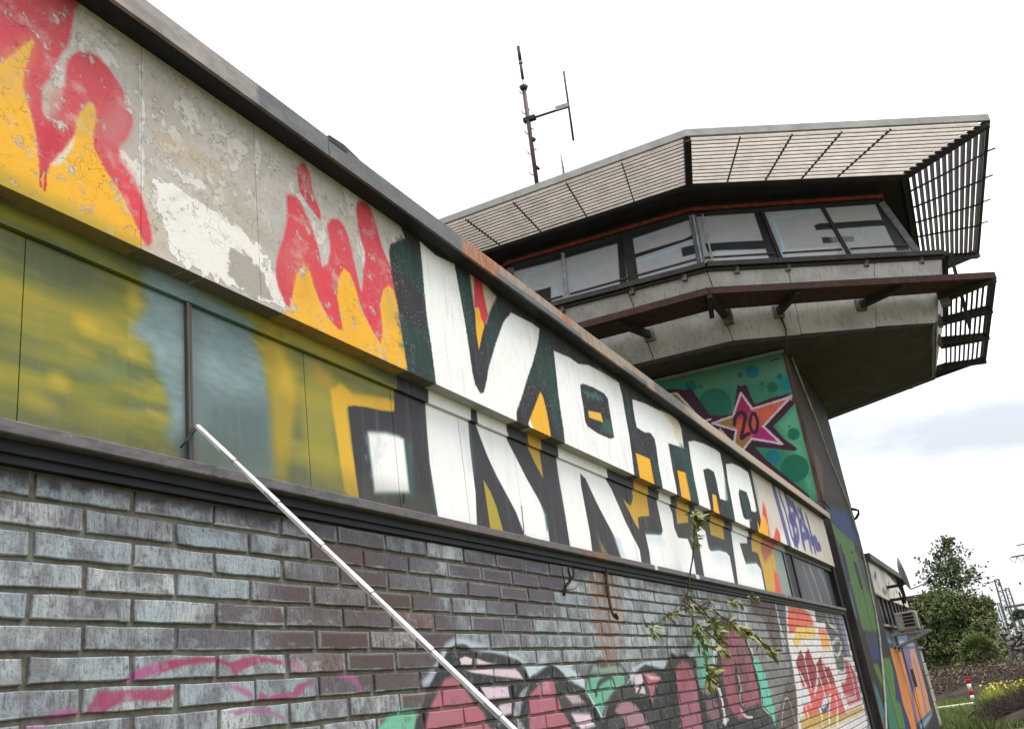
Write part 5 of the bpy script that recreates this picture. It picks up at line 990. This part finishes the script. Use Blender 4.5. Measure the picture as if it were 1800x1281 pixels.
# satellite dish
M_DISH = plain('dish_grey', (196, 196, 196), (160, 160, 162), 4, .4)
dish = thing('satellite_dish', 'grey satellite dish on a stub mast above the air-conditioner, seen edge on', 'satellite dish', (18.5, 1.5, 2.6))
Pd = lambda u, v: Vector(onX(u, v, 18.5))
top, botm = Pd(1578, 979), Pd(1601, 1035); ctr = (top + botm) / 2; axis_v = (top - botm).normalized(); R = (top - botm).length / 2
axis_h = Vector((1.0, .14, 0)).normalized(); nrm = axis_v.cross(axis_h).normalized()
if nrm.y > 0: nrm = -nrm
vs, fs = [], []; K = 28
for r_ in range(6):
    rr = r_ / 5
    for k in range(K):
        t = 2 * math.pi * k / K; vs.append(ctr + (axis_v * math.cos(t) + axis_h * math.sin(t)) * R * rr + nrm * (-.07 * (1 - rr * rr)))
for r_ in range(5):
    for k in range(K): fs.append((r_ * K + k, r_ * K + (k + 1) % K, (r_ + 1) * K + (k + 1) % K, (r_ + 1) * K + k))
dm = quick('reflector', vs, fs, M_DISH, dish); so = dm.modifiers.new('thick', 'SOLIDIFY'); so.thickness = .012
MB().tube([Pd(1601, 1035), Pd(1632, 1023)], .012, 6).make('feed_arm', M_GAL, dish, True); MB().tube([Pd(1631, 1024), Pd(1636, 1018)], .035, 8).make('feed_horn', M_DARK, dish)
MB().tube([Pd(1577, 1015), Pd(1581, 1027), Pd(1589, 1045), Pd(1590, 1060)], .032, 8).make('mast', M_RIB, dish, True); MB().beam(Pd(1580, 1024), Pd(1591, 1022), .09, .10).make('mount', M_RIB, dish)
for u, v in ((1564, 1031), (1570, 1054)): MB().beam(Vector((18.5, 1.6, Pd(u, v).z)), Pd(u + 24, v - 4), .04, .05).make('wall_arm', M_RIB, dish)
MB().tube([Pd(1580, 1040), Pd(1586, 1056), Pd(1592, 1070)], .014, 6).make('cable', M_RIB, dish, True)

# ------------------------------------------------------------------ leaning white pole
M_WPOLE = plain('white_plastic', (250, 246, 248), (216, 208, 210), 14, .45, .08); M_PCLAMP = plain('pole_underside', (150, 146, 158), (120, 116, 126), 8, .5)
topP = onY(346, 748, GY - .03); botP = onY(912, 1290, .95)
pole = thing('leaning_pole', 'long white segmented plastic pole leaning up against the painted window band', 'pole', tuple(botP))
pt = lambda t: Vector(topP) + (Vector(botP) - Vector(topP)) * t
def t_at(u):                                          # parameter whose image column is u
    lo, hi = 0, 1
    for _ in range(40):
        m = (lo + hi) / 2
        if project(pt(m))[0] < u: lo = m
        else: hi = m
    return lo
ts = [0] + [t_at(u) for u in (412, 489, 567, 654, 760, 880)] + [1.25, 1.5, 1.8]
per = (pt(1) - pt(0)).normalized(); side = per.cross(Vector((0, 1, 0))).normalized()
for k, (a, b) in enumerate(zip(ts[:-1], ts[1:])):
    w0, w1 = .0125, .0155
    A0, B0 = pt(a), pt(b); n_ = per.cross(side).normalized(); vs = []
    for p, w in ((A0, w0), (B0 - per * .002, w1)):
        for i, j in ((-1, -1), (1, -1), (1, 1), (-1, 1)): vs.append(p + side * (i * w / 2) + n_ * (j * w * .35))
    MB().add(vs, [(0, 3, 2, 1), (4, 5, 6, 7), (0, 1, 5, 4), (1, 2, 6, 5), (2, 3, 7, 6), (3, 0, 4, 7)]).make('pole_segment', M_WPOLE, pole, bevel=.0012)
    if k < 7:
        q = pt(b) - per * .045
        MB().beam(q - side * .006 * (1 if side.z > 0 else -1), pt(b) - side * .0055 * (1 if side.z > 0 else -1), .006, .004).make('pole_catch', M_PCLAMP, pole)

MB().tube([onY(u, v, GY - .018) for u, v in ((345, 751), (338, 760), (329, 773), (318, 786))], .006, 6, .003).make('pole_tip_shadow', M_DARK, pole, True)  # dark tube laid on the panes as the pole tip's cast shadow
# ------------------------------------------------------------------ plants rooted in the brickwork
M_BARK = plain('twig_bark', (92, 78, 66), (62, 52, 46), 30, .9)
def leaf_mat(name, a, b):
    g = G(name); oi = g.n('ObjectInfo'); c = g.mix(oi.outputs['Random'], rgba(a), rgba(b)); n = g.noise(60, 3, .6)
    c = g.mix(g.math('MULTIPLY', g.step(n, .5, .7), .3), c, rgba((70, 74, 30))); g.done(c, .5); g.b.inputs['Transmission Weight'].default_value = 0; return g.m
M_LEAF = leaf_mat('willow_leaf', (118, 140, 76), (160, 158, 96)); M_LEAF2 = leaf_mat('faded_leaf', (150, 132, 70), (124, 104, 60))
lv = [(0, 0, 0), (.28, .14, .01), (.62, .15, .0), (1, 0, -.09), (.62, -.15, .0), (.28, -.14, .01), (.3, 0, .04), (.65, 0, .02)]
leaf_me = [mesh_of('leaf', lv, [(0, 1, 6), (1, 2, 7, 6), (2, 3, 7), (3, 4, 7), (4, 5, 6, 7), (5, 0, 6)], m) for m in (M_LEAF, M_LEAF2)]
def put_leaf(par, p, d, size, m=0):
    d = Vector(d).normalized(); q = d.to_track_quat('X', 'Z'); o = bpy.data.objects.new('leaf', leaf_me[m]); COL.objects.link(o); o.parent = par; o.matrix_parent_inverse = wmat(par).inverted()
    o.location = p; o.rotation_mode = 'XYZ'; o.rotation_euler = (q.to_matrix() @ Matrix.Rotation(random.uniform(-.9, .9), 3, 'X')).to_euler(); o.scale = (size, size, size)
def branch(par, px, y0, y1, r0, r1, name='branch'):
    n = len(px); pts = [onY(u, v, y0 + (y1 - y0) * i / (n - 1)) for i, (u, v) in enumerate(px)]
    P_ = smooth_poly(np.array(pts), False, 3); MB().tube(P_, r0, 6, r1).make(name, M_BARK, par, True); return [Vector(p) for p in P_]
C6 = lambda *p: crop(1100, 880, 3.7, *p)
pl = thing('climbing_shrub', 'leafy shrub sprouting from the brick wall below the sill, with one tall upright shoot', 'plant', tuple(onY(1195, 1060, 1.6)))
up = branch(pl, C6((405, 575), (418, 470), (435, 370), (442, 250), (450, 130), (455, 90)), 1.60, 1.48, .006, .003, 'stem')
b1 = branch(pl, C6((560, 640), (470, 690), (380, 700), (300, 730), (240, 770)), 1.60, 1.50, .008, .005, 'stem'); b2 = branch(pl, C6((400, 590), (370, 640), (430, 690), (520, 740), (600, 800)), 1.60, 1.46, .006, .003)
b3 = branch(pl, C6((420, 640), (500, 700), (560, 800), (600, 900), (640, 980)), 1.60, 1.42, .005, .003); b4 = branch(pl, C6((560, 700), (660, 780), (780, 850), (880, 920), (970, 990)), 1.60, 1.40, .005, .003); b5 = branch(pl, C6((430, 720), (440, 820), (500, 940), (530, 1060), (540, 1160)), 1.60, 1.44, .005, .002)
b6 = branch(pl, C6((240, 770), (190, 800), (165, 850)), 1.50, 1.45, .003, .002); b7 = branch(pl, C6((560, 640), (680, 660), (790, 640), (850, 620)), 1.60, 1.5, .004, .002); b8 = branch(pl, C6((270, 820), (270, 960), (300, 1100), (330, 1160)), 1.6, 1.57, .003, .002); b9 = branch(pl, C6((380, 700), (430, 740), (460, 840), (500, 860)), 1.58, 1.46, .003, .002)
spots = [(up, .50, 1.0, 26, .13), (up, .85, 1.0, 22, .13), (b3, .55, 1.0, 22, .15), (b4, .25, 1.0, 34, .15), (b5, .35, 1.0, 18, .13), (b5, .88, 1.0, 12, .15), (b6, .3, 1.0, 12, .12), (b7, .25, 1.0, 22, .10), (b9, .4, 1.0, 14, .14), (b2, .4, .95, 10, .12), (b1, .4, .9, 12, .08)]
for br, t0, t1, n, sz in spots:
    for k in range(int(n * 2.1)):
        t = random.uniform(t0, t1) * (len(br) - 1); i = min(int(t), len(br) - 2); p = br[i].lerp(br[i + 1], t - i)
        put_leaf(pl, p + Vector((random.uniform(-.03,.03), random.uniform(-.02,.02), random.uniform(-.02,.02))), (random.uniform(-.3, 1.0), random.uniform(-.7, .15), random.uniform(-1.0, .25)), sz * random.uniform(.32, .62), 1 if random.random() < (.3 if br in (b7, b1, b4) else .12) else 0)
for px in ([(405, 575), (380, 640), (330, 690), (300, 740), (290, 830)], [(560, 640), (520, 700), (470, 740), (440, 820), (430, 900)], [(500, 700), (560, 720), (640, 760), (700, 800), (740, 860)], [(400, 600), (420, 640), (500, 660), (560, 640)], [(600, 800), (610, 900), (600, 1000)]):
    bb = branch(pl, C6(*px), 1.612, 1.56, .003, .0015)
    for k in range(7):
        i = random.randrange(1, len(bb)); put_leaf(pl, bb[i], (random.uniform(-.4, 1), random.uniform(-.5, .1), random.uniform(-1, .2)), random.uniform(.03, .06), random.random() < .3)
tw = thing('dry_twig', 'short forked dead twig growing from a brick joint below the sill', 'twig', tuple(onY(990, 1042, WY)))
branch(tw, [(991, 1045), (994, 1030), (1003, 1018), (999, 1002), (1002, 990)], WY, 1.56, .010, .003); branch(tw, [(1000, 1020), (1008, 1012), (1007, 1000)], 1.6, 1.56, .006, .002); branch(tw, [(994, 1030), (990, 1012), (988, 995)], 1.6, 1.57, .004, .0015); branch(tw, [(996, 1036), (1010, 1034), (1018, 1024)], 1.6, 1.57, .003, .001)
tv = thing('hanging_root', 'bare brown root hanging down the brickwork under the sill, right of the rust run', 'root', tuple(onY(1068, 1000, WY)))
branch(tv, [(1067, 995), (1066, 1015), (1069, 1040), (1073, 1065), (1079, 1082), (1086, 1087), (1082, 1078)], WY - .01, 1.58, .009, .006)
MB().tube([onY(u, v, GY - .008) for u, v in ((709, 868), (710, 884))], .003, 5).make('paint_drip', M_DARK, bld); MB().tube([onY(u, v, GY - .004) for u, v in ((917, 888), (921, 936))], .0015, 5).make('pane_gap', M_DARK, bld)
# ------------------------------------------------------------------ ground, vegetation and railway beyond
g = G('rough_ground'); n = g.noise(.9, 6, .6); f = g.noise(14, 5, .65)
c = g.mix(g.step(n, .38, .6), rgba((96, 84, 70)), rgba((106, 116, 66))); c = g.mix(g.math('MULTIPLY', g.step(f, .5, .7), .5), c, rgba((70, 62, 54))); g.bump(f, .6, .05)
kind(quick('ground', [(-400, -500, 0), (900, -500, 0), (900, 500, 0), (-400, 500, 0)], [(0, 1, 2, 3)], g.done(c, .95)), 'structure')
def leafmat(name, a, b, c3=None):
    g = G(name); n = g.noise(1.3, 4, .6); w = g.noise(23, 2, .6); c = g.mix(g.step(n, .35, .65), rgba(a), rgba(b))
    c = g.mix(g.math('MULTIPLY', g.step(w, .5, .66), .55), c, rgba(c3 or [x * .6 for x in a])); return g.done(c, .6, spec=.25)
def quads(P, N, size, asp=.55, seed=0):
    r = np.random.default_rng(seed); n = len(P); a = r.normal(size=(n, 3)); a /= np.linalg.norm(a, axis=1)[:, None]; b = np.cross(a, N + r.normal(size=(n, 3)) * .5); b /= np.linalg.norm(b, axis=1)[:, None] + 1e-9
    s = (size * r.uniform(.6, 1.3, n))[:, None]; a = a * s; b = b * s * asp
    V = np.stack([P - a, P - b * .9, P + a, P + b], 1).reshape(-1, 3); idx = np.arange(4 * n).reshape(-1, 4); return V, idx
def npmesh(name, V, F, mat, parent=None):
    me = bpy.data.meshes.new(name); k = F.shape[1]; me.vertices.add(len(V)); me.vertices.foreach_set('co', np.asarray(V, np.float32).ravel()); me.loops.add(F.size); me.loops.foreach_set('vertex_index', F.ravel().astype(np.int32))
    me.polygons.add(len(F)); me.polygons.foreach_set('loop_start', np.arange(0, F.size, k, dtype=np.int32)); me.polygons.foreach_set('loop_total', np.full(len(F), k, np.int32)); me.update(calc_edges=True); me.validate()
    return link(name, me, mat, parent)
def crown(clumps, n, size, seed, hollow=.45):
    r = np.random.default_rng(seed); out = []; w = np.array([c[1][0] * c[1][1] * c[1][2] for c in clumps]) ** .7; w = (w / w.sum() * n).astype(int)
    for (c, rad), k in zip(clumps, w):
        d = r.normal(size=(k, 3)); d /= np.linalg.norm(d, axis=1)[:, None]; q = r.uniform(hollow, 1, k) ** .6; bump = 1 + .26 * np.sin(d[:, 0] * 7 + seed) * np.cos(d[:, 2] * 6 + d[:, 1] * 5)
        out.append(np.array(c) + d * (q * bump)[:, None] * np.array(rad))
    P = np.concatenate(out); return quads(P, np.array([0, 0, 1.0]), size, .55, seed)
M_TRUNK = plain('bush_bark', (92, 84, 72), (64, 58, 50), 8, .9)
MG1, MG2, MG3 = leafmat('willow_foliage', (92, 104, 66), (124, 130, 82)), leafmat('light_foliage', (122, 134, 84), (104, 116, 66)), leafmat('sparse_foliage', (98, 112, 82), (120, 130, 98))
def clumps_of(pxs, x):                                # crown lobes given by their place in view at depth x
    out = []
    for u, v, ru, rv in pxs:
        c = onX(u, v, x + random.uniform(-.7, .7)); k = x / F_PX * 1.02; out.append((c, (max(ru, rv) * k * .9, ru * k, rv * k)))
    return out
bush = thing('willow_bush', 'big dense dark green willow bush beyond the end of the buildings', 'bush', tuple(onX(1660, 1195, 45)))
V, F = crown(clumps_of([(1640, 1090, 32, 36), (1665, 1075, 36, 32), (1700, 1085, 36, 36), (1725, 1090, 24, 34), (1640, 1130, 34, 40), (1680, 1130, 40, 44), (1720, 1130, 34, 40), (1650, 1170, 30, 26), (1700, 1170, 40, 24), (1622, 1070, 14, 22), (1618, 1110, 18, 30), (1735, 1065, 12, 16)], 45), 46000, .07, 3)
npmesh('foliage', V, F, MG1, bush)
for k in range(7):
    b = Vector(onX(1650 + k * 10, 1200, 45)); t = Vector(onX(1630 + k * 17, 1110 - (k % 3) * 20, 45 + random.uniform(-.5, .5))); MB().tube([b, b.lerp(t, .5) + Vector((0, random.uniform(-.2, .2), .1)), t], .06, 5, .02).make('stem', M_TRUNK, bush)
bush2 = thing('round_bush', 'lighter olive bush in front of the big willow, at its right foot', 'bush', tuple(onX(1730, 1192, 43)))
V, F = crown(clumps_of([(1720, 1140, 26, 22), (1745, 1150, 22, 22), (1730, 1172, 34, 20), (1700, 1165, 20, 18), (1760, 1172, 16, 16)], 43), 15000, .065, 8); npmesh('foliage', V, F, MG2, bush2)
for k in range(4):
    b = Vector(onX(1715 + k * 10, 1193, 43)); t = Vector(onX(1705 + k * 16, 1150, 43)); MB().tube([b, t], .04, 5, .015).make('stem', M_TRUNK, bush2)
tree = thing('slender_tree', 'slender tree with sparse small leaves rising above the dense willow bush', 'tree', tuple(onX(1690, 1195, 46)))
root = Vector(onX(1690, 1197, 46)); tipv = Vector(onX(1662, 945, 46)); trunk = [root.lerp(tipv, t) + Vector((0, .08 * math.sin(t * 9), 0)) for t in np.linspace(0, 1, 9)]
MB().tube(trunk, .09, 7, .012).make('trunk', M_TRUNK, tree, True)
r = np.random.default_rng(5); pts = []
for k in range(76):
    t = r.uniform(.5, .98); i = min(7, int(t * 8)); a = trunk[i].lerp(trunk[i + 1], t * 8 - i); reach = (1.02 - t) * 4.8 * r.uniform(.5, 1.0) + .15
    sg = r.uniform(-1, 1); e = a + Vector((r.uniform(-.6, .6) * reach, sg * reach * .95 - .12 * reach, reach * r.uniform(.25, .7))); MB().tube([a, a.lerp(e, .5) + Vector((0, 0, -.05)), e], .016, 4, .005).make('limb', M_TRUNK, tree)
    for q in range(int(8 + reach * 22)):
        s = r.uniform(.25, 1.0); p = a.lerp(e, s); pts.append(np.array(p) + r.normal(size=3) * (.05 + .06 * reach))
V, F = quads(np.array(pts), np.array([0, 0, 1.0]), .085, .7, 4); npmesh('crown', V, F, MG3, tree)
# brown bramble bank and dead brush
def brush(name, pts_fn, n, seg, r0, mat, seed):
    r = random.Random(seed); mb = MB()
    for k in range(n):
        p = Vector(pts_fn(r)); d = Vector((r.uniform(-1, 1), r.uniform(-1, 1), r.uniform(.1, 1.0))).normalized(); P_ = [p]
        for s in range(4):
            d = (d + Vector((r.uniform(-.5, .5), r.uniform(-.5, .5), r.uniform(-.6, .15)))).normalized(); P_.append(P_[-1] + d * seg * r.uniform(.6, 1.2))
        mb.tube(P_, r0 * r.uniform(.6, 1.3), 3, r0 * .4)
    return kind(quick(name, mb.v, mb.f, mat), 'stuff')
M_BRAMB = plain('dead_stalks', (104, 90, 80), (72, 60, 54), 2.0, .9); M_BRAMB2 = plain('dark_stalks', (82, 68, 60), (56, 46, 42), 2.0, .9)
def mound(name, c, rx, ry, h, mat, seed):
    r = np.random.default_rng(seed); n = 26; V = []; F = []; nz = fbm(n, n, 6, 6, 3, seed)
    for i in range(n):
        for j in range(n):
            x, y = (i / (n - 1) * 2 - 1), (j / (n - 1) * 2 - 1); q = max(0, 1 - x * x) * max(0, 1 - y * y); V.append((c[0] + x * rx, c[1] + y * ry, -.02 + h * q ** .5 * (.55 + .9 * nz[i, j])))
    for i in range(n - 1):
        for j in range(n - 1): F.append((i * n + j, (i + 1) * n + j, (i + 1) * n + j + 1, i * n + j + 1))
    return kind(quick(name, V, F, mat), 'structure')
M_EARTH = plain('leaf_litter', (76, 64, 58), (52, 44, 40), 3, .95, .5, bd=.05)
mound('bramble_bank', (39.5, 1.6), 4.2, 3.2, .62, M_EARTH, 3)
brush('brambles', lambda r: (r.uniform(36, 43), r.uniform(-1.4, 4.4), r.uniform(.2, .75)), 1500, .22, .011, M_BRAMB, 1)
V, F = quads(np.array([(random.uniform(36, 43), random.uniform(-1.2, 4.4), random.uniform(.3, .95)) for _ in range(2600)]), np.array([0, 0, 1.0]), .07, .6, 9)
kind(npmesh('withered_leaves', V, F, leafmat('withered', (112, 94, 78), (92, 80, 58))), 'stuff')
mound('brush_heap', (25.0, -.6), 2.6, 1.2, .36, M_EARTH, 6)
brush('dead_brush', lambda r: (lambda y: (r.uniform(23.2, 27.0), y, r.uniform(.05, .5) * max(.15, min(1, (.75 - y) * .9))))(r.uniform(-1.6, .75)), 5200, .12, .008, M_BRAMB2, 2)
for k, px in enumerate(([(1775, 1281), (1770, 1262), (1778, 1252), (1800, 1262)], [(1702, 1262), (1712, 1250), (1722, 1252), (1735, 1258)], [(1719, 1264), (1724, 1276), (1728, 1290)], [(1760, 1228), (1775, 1232), (1788, 1250), (1806, 1256)])):
    zz = (.45, .35, .1, .6)[k]; P_ = [Vector(onX(u, v, 24.6)) for u, v in px]
    tag(MB().tube([Vector(p) for p in smooth_poly(np.array(P_), False, 3)], .022 if k != 2 else .03, 5, .012).make('dead_branch', M_BRAMB if k in (0, 2) else M_BRAMB2), ('pale bent dead branch arching out of the brush heap at the picture edge', 'dark arched dead branch lying on the grass left of the brush heap', 'straight pale stick lying end on in front of the arched branch', 'thin pale branch trailing over the top of the brush heap')[k], 'branch')
# grass and yellow flowers
def blades(n, xr, yr, h, seed, thin=.012):
    r = np.random.default_rng(seed); x = r.uniform(*xr, n); y = r.uniform(*yr, n); hh = h * r.uniform(.5, 1.3, n); a = r.uniform(0, 6.28, n); dx, dy = np.cos(a) * thin, np.sin(a) * thin; lx, ly = r.normal(0, .35, n) * hh, r.normal(0, .35, n) * hh
    V = np.stack([np.stack([x - dx, y - dy, 0 * x], 1), np.stack([x + dx, y + dy, 0 * x], 1), np.stack([x + lx, y + ly, hh], 1)], 1).reshape(-1, 3); return V, np.arange(3 * n).reshape(-1, 3)
V, F = blades(26000, (21.5, 35.5), (-2.5, 2.6), .16, 2); kind(npmesh('grass', V, F, leafmat('grass_blades', (108, 124, 68), (88, 104, 54), (130, 128, 76))), 'stuff')
V, F = blades(9000, (31.5, 37), (-3.0, .95), .30, 6, .016); kind(npmesh('tall_grass', V, F, leafmat('tall_grass_blades', (150, 152, 66), (126, 138, 62), (176, 164, 60))), 'stuff')
P_ = []
for k in range(1000):
    x, y = random.uniform(33.0, 37.0), random.uniform(-3, 1.0)
    if random.random() < .35 + .5 * (x - 33.0) / 4: P_.append((x, y, random.uniform(.22, .46)))
V, F = quads(np.array(P_), np.array([0, 0, 1.0]),   .04, .9, 3); kind(npmesh('yellow_flowers', V, F, plain('yellow_petals', (220, 206, 84), (196, 182, 70), 4, .6, 0)), 'stuff')
# kerb and striped marker post
kb = MB(); pA, pB = Vector(onZ(1646, 1247, .06)), Vector(onZ(1714, 1238, .06)); kb.beam(pA + (pA - pB) * .5, pB, .34, .14); ko = kb.make('concrete_kerb', plain('lichened_concrete', (226, 224, 196), (200, 204, 150), 6, .9), None, bevel=.012)
tag(ko, 'pale concrete kerb edging lying in the grass, ending at the striped post', 'kerb')
post = thing('marker_post', 'leaning red and white striped marker post in the grass', 'post', (33.4, 1.29, 0))
M_R, M_W = plain('red_band', (186, 48, 46), (150, 40, 40), 20, .5), plain('white_band', (244, 240, 236), (220, 214, 208), 20, .5)
b0, b1 = Vector(onX(1712.5, 1237, 33.4)), Vector(onX(1699.5, 1189, 33.4)); cuts_ = (0, .13, .335, .54, .75, 1.0)
for k in range(5): MB().tube([b0.lerp(b1, cuts_[k]), b0.lerp(b1, cuts_[k + 1])], .058, 10).make('red_band' if k % 2 == 0 else 'white_band', M_R if k % 2 == 0 else M_W, post, True)
MB().tube([b0.lerp(b1, .97), b0.lerp(b1, 1.02)], .072, 10).make('cap', M_R, post, True)
# rail line crossing behind the bank
kind(MB().prism([(44, -60, 0), (46.0, -60, .42), (49.0, -60, .42), (51, -60, 0)], (0, 61.2, 0)).make('ballast_bed', plain('ballast', (112, 102, 94), (84, 76, 70), 14, .95, .6, bd=.04)), 'structure')
trk = thing('railway_track', 'rusty railway track crossing behind the bramble bank', 'track', (47.5, -20, .42))
M_RAIL = plain('rail_rust', (128, 98, 82), (92, 72, 62), 9, .7)
for x in (46.8, 48.25): MB().box((x - .035, -60, .52), (x + .035, 1.2, .66)).make('rail', M_RAIL, trk)
MS_ = plain('sleeper_wood', (92, 82, 74), (70, 62, 56), 6, .9)
for k in range(40): MB().box((46.2, 1.0 - k * .65, .40), (48.85, 1.24 - k * .65, .53)).make('sleeper', MS_, trk)
# dark building behind the bush
db = thing('dark_shed', 'plain dark grey building with a flat roof behind the willow bush', 'building', (64, 6, 0))
MB().box((60, 2.3, 0), (70, 15, 4.55)).make('wall', plain('dark_render', (92, 88, 88), (78, 74, 74), 1, .9), db); MB().box((59.7, 2.1, 4.55), (70.3, 15.2, 4.82)).make('roof', plain('slate_roof', (86, 80, 82), (70, 66, 68), 1, .8), db)
# catenary masts along the line
M_CAT = plain('catenary_steel', (108, 112, 114), (88, 92, 94), 2, .6)
def mast(px, h, arm, label, w=.42, beam_to=None):
    p = onZ(px[0], px[1], h); x, y = p[0], p[1]; t = thing('catenary_mast', label, 'mast', (x, y, 0), 'overhead line masts along the railway')
    mb = MB(); W = lambda z: w * (1.35 - .6 * z / h)
    for sx, sy in ((-1, -1), (1, -1), (1, 1), (-1, 1)): mb.beam((x + sx * W(0) / 2, y + sy * W(0) / 2, 0), (x + sx * W(h) / 2, y + sy * W(h) / 2, h), .2, .2)
    n = 16
    for k in range(n):
        z0, z1 = h * k / n, h * (k + 1) / n; s = 1 if k % 2 else -1
        for sy in (-1, 1): mb.beam((x - s * W(z0) / 2, y + sy * W(z0) / 2, z0), (x + s * W(z1) / 2, y + sy * W(z1) / 2, z1), .07, .07)
        for sx in (-1, 1): mb.beam((x + sx * W(z0) / 2, y - s * W(z0) / 2, z0), (x + sx * W(z1) / 2, y + s * W(z1) / 2, z1), .07, .07)
    mb.make('lattice', M_CAT, t); MB().box((x - .3, y - .3, h), (x + .3, y + .3, h + .12)).make('cap', M_CAT, t)
    for dz, L in arm:
        MB().beam((x, y, h - dz), (x, y + L, h - dz - .05), .09, .09).make('arm', M_CAT, t)
        for q in (.5, .9): MB().tube([(x, y + L * q, h - dz), (x, y + L * q - .12, h - dz - .4), (x, y + L * q - .3, h - dz - .05)], .035, 5).make('insulator', M_RIB, t)
    if beam_to: MB().beam((x, y, h - beam_to[0]), (x, y - beam_to[1], h - beam_to[0]), .28, .28).make('portal_beam', M_CAT, t)
    return x, y
m1 = mast((1752, 1019), 9, ((.1, 1.6),), 'nearest lattice mast with one short arm high on the left, right of the willow bush', .64, (3.35, 40))
m2 = mast((1770, 1034), 9, ((.1, 1.3),), 'second lattice mast, just right of the nearest one and slightly lower', .64, (4.4, 40))
m3 = mast((1755, 1060), 9, ((.2, 2.4),), 'third lattice mast, left of the nearest mast and half as tall in view', .5)
for k, (px, lb) in enumerate((((1752.5, 1078), 'faint distant lattice mast between the bush and the third mast'), ((1748, 1088), 'fainter distant lattice mast close beside the willow bush'), ((1785, 1066), 'distant lattice mast under the portal beams right of the second mast'), ((1764, 1094), 'lowest distant lattice mast, down between the third and the nearest mast'))):
    mast(px, 9, ((1.0, 2.0),), lb, .6)
pb = thing('mast_crossarm', 'lattice mast at the picture edge whose high crossarm reaches into view over the tracks', 'mast', tuple(onZ(1842, 972, 9)))
q0, q1 = Vector(onZ(1777, 979, 8.6)), Vector(onZ(1842, 968, 8.6)); q1.x = q0.x
MB().beam(q0, q1, .14, .14).make('crossarm', M_CAT, pb); MB().beam((q1.x, q1.y, 0), (q1.x, q1.y, 9.6), .4, .4).make('pole', M_CAT, pb)
for k in range(5):
    p = q0.lerp(q1, .06 + k * .2); MB().tube([p + Vector((0, .35, 0)), p + Vector((0, 0, -.55)), p + Vector((0, -.35, 0))], .04, 5).make('insulator', M_RIB, pb)
MB().beam(q1 + Vector((0, 2.3, .9)), q1 + Vector((0, -1, 1)), .1, .1).make('upper_arm', M_CAT, pb)
wires = thing('overhead_wires', 'thin overhead contact wires strung between the lattice masts', 'wires', (134, -3, 7))
for dy, z in ((1.2, 8.9), (-3, 6.0), (-4.2, 7.2), (-7, 6.6), (-9, 8.0)): MB().tube([(134, m1[1] + dy, z), (160, m2[1] + dy, z), (300, m2[1] + dy - 3, z)], .02, 4).make('wire', M_CAT, wires)
# far scrub along the line
M_FAR = leafmat('far_scrub', (92, 88, 84), (78, 74, 72), (64, 60, 58)); r = np.random.default_rng(9)
P_ = np.stack([r.uniform(75, 130, 9000), 0 * np.zeros(9000), np.zeros(9000)], 1); P_[:, 1] = r.uniform(-26, 2.5, 9000) ; P_[:, 2] = np.abs(r.normal(0, 1, 9000)) * 1.0 + .1; P_[:, 2] *= .6 + .8 * np.abs(np.sin(P_[:, 1] * .9 + P_[:, 0] * .2))
V, F = quads(P_, np.array([0, 0, 1.0]), .3, .6, 2); kind(npmesh('scrub', V, F, M_FAR), 'stuff')
for k, (u, v, x, lb) in enumerate(((1792, 1078, 150, 'small distant green tree under the portal beams at the picture edge'), (1808, 1146, 95, 'grey leafless thicket at the picture edge above the rails'))):
    t = thing('distant_tree' if k == 0 else 'grey_thicket', lb, 'tree' if k == 0 else 'bush', tuple(onX(u, v, x)[:2]) + (0,))
    c = onX(u, v, x); rr = (.9, 1.0)[k]
    V, F = crown([(c, (rr, rr, rr * .62)), (c + np.array([.5, -1.6, -.3]), (rr, rr, rr * .6)), (c + np.array([0, .9, -.5]), (rr * .6, rr * .6, rr * .4))], (1500, 2600)[k], .22, 12 + k); npmesh('crown', V, F, (leafmat('distant_foliage', (96, 116, 100), (116, 132, 116)), M_FAR)[k], t)
    MB().tube([(c[0], c[1], 0), c], .14, 6, .06).make('trunk', M_TRUNK, t)
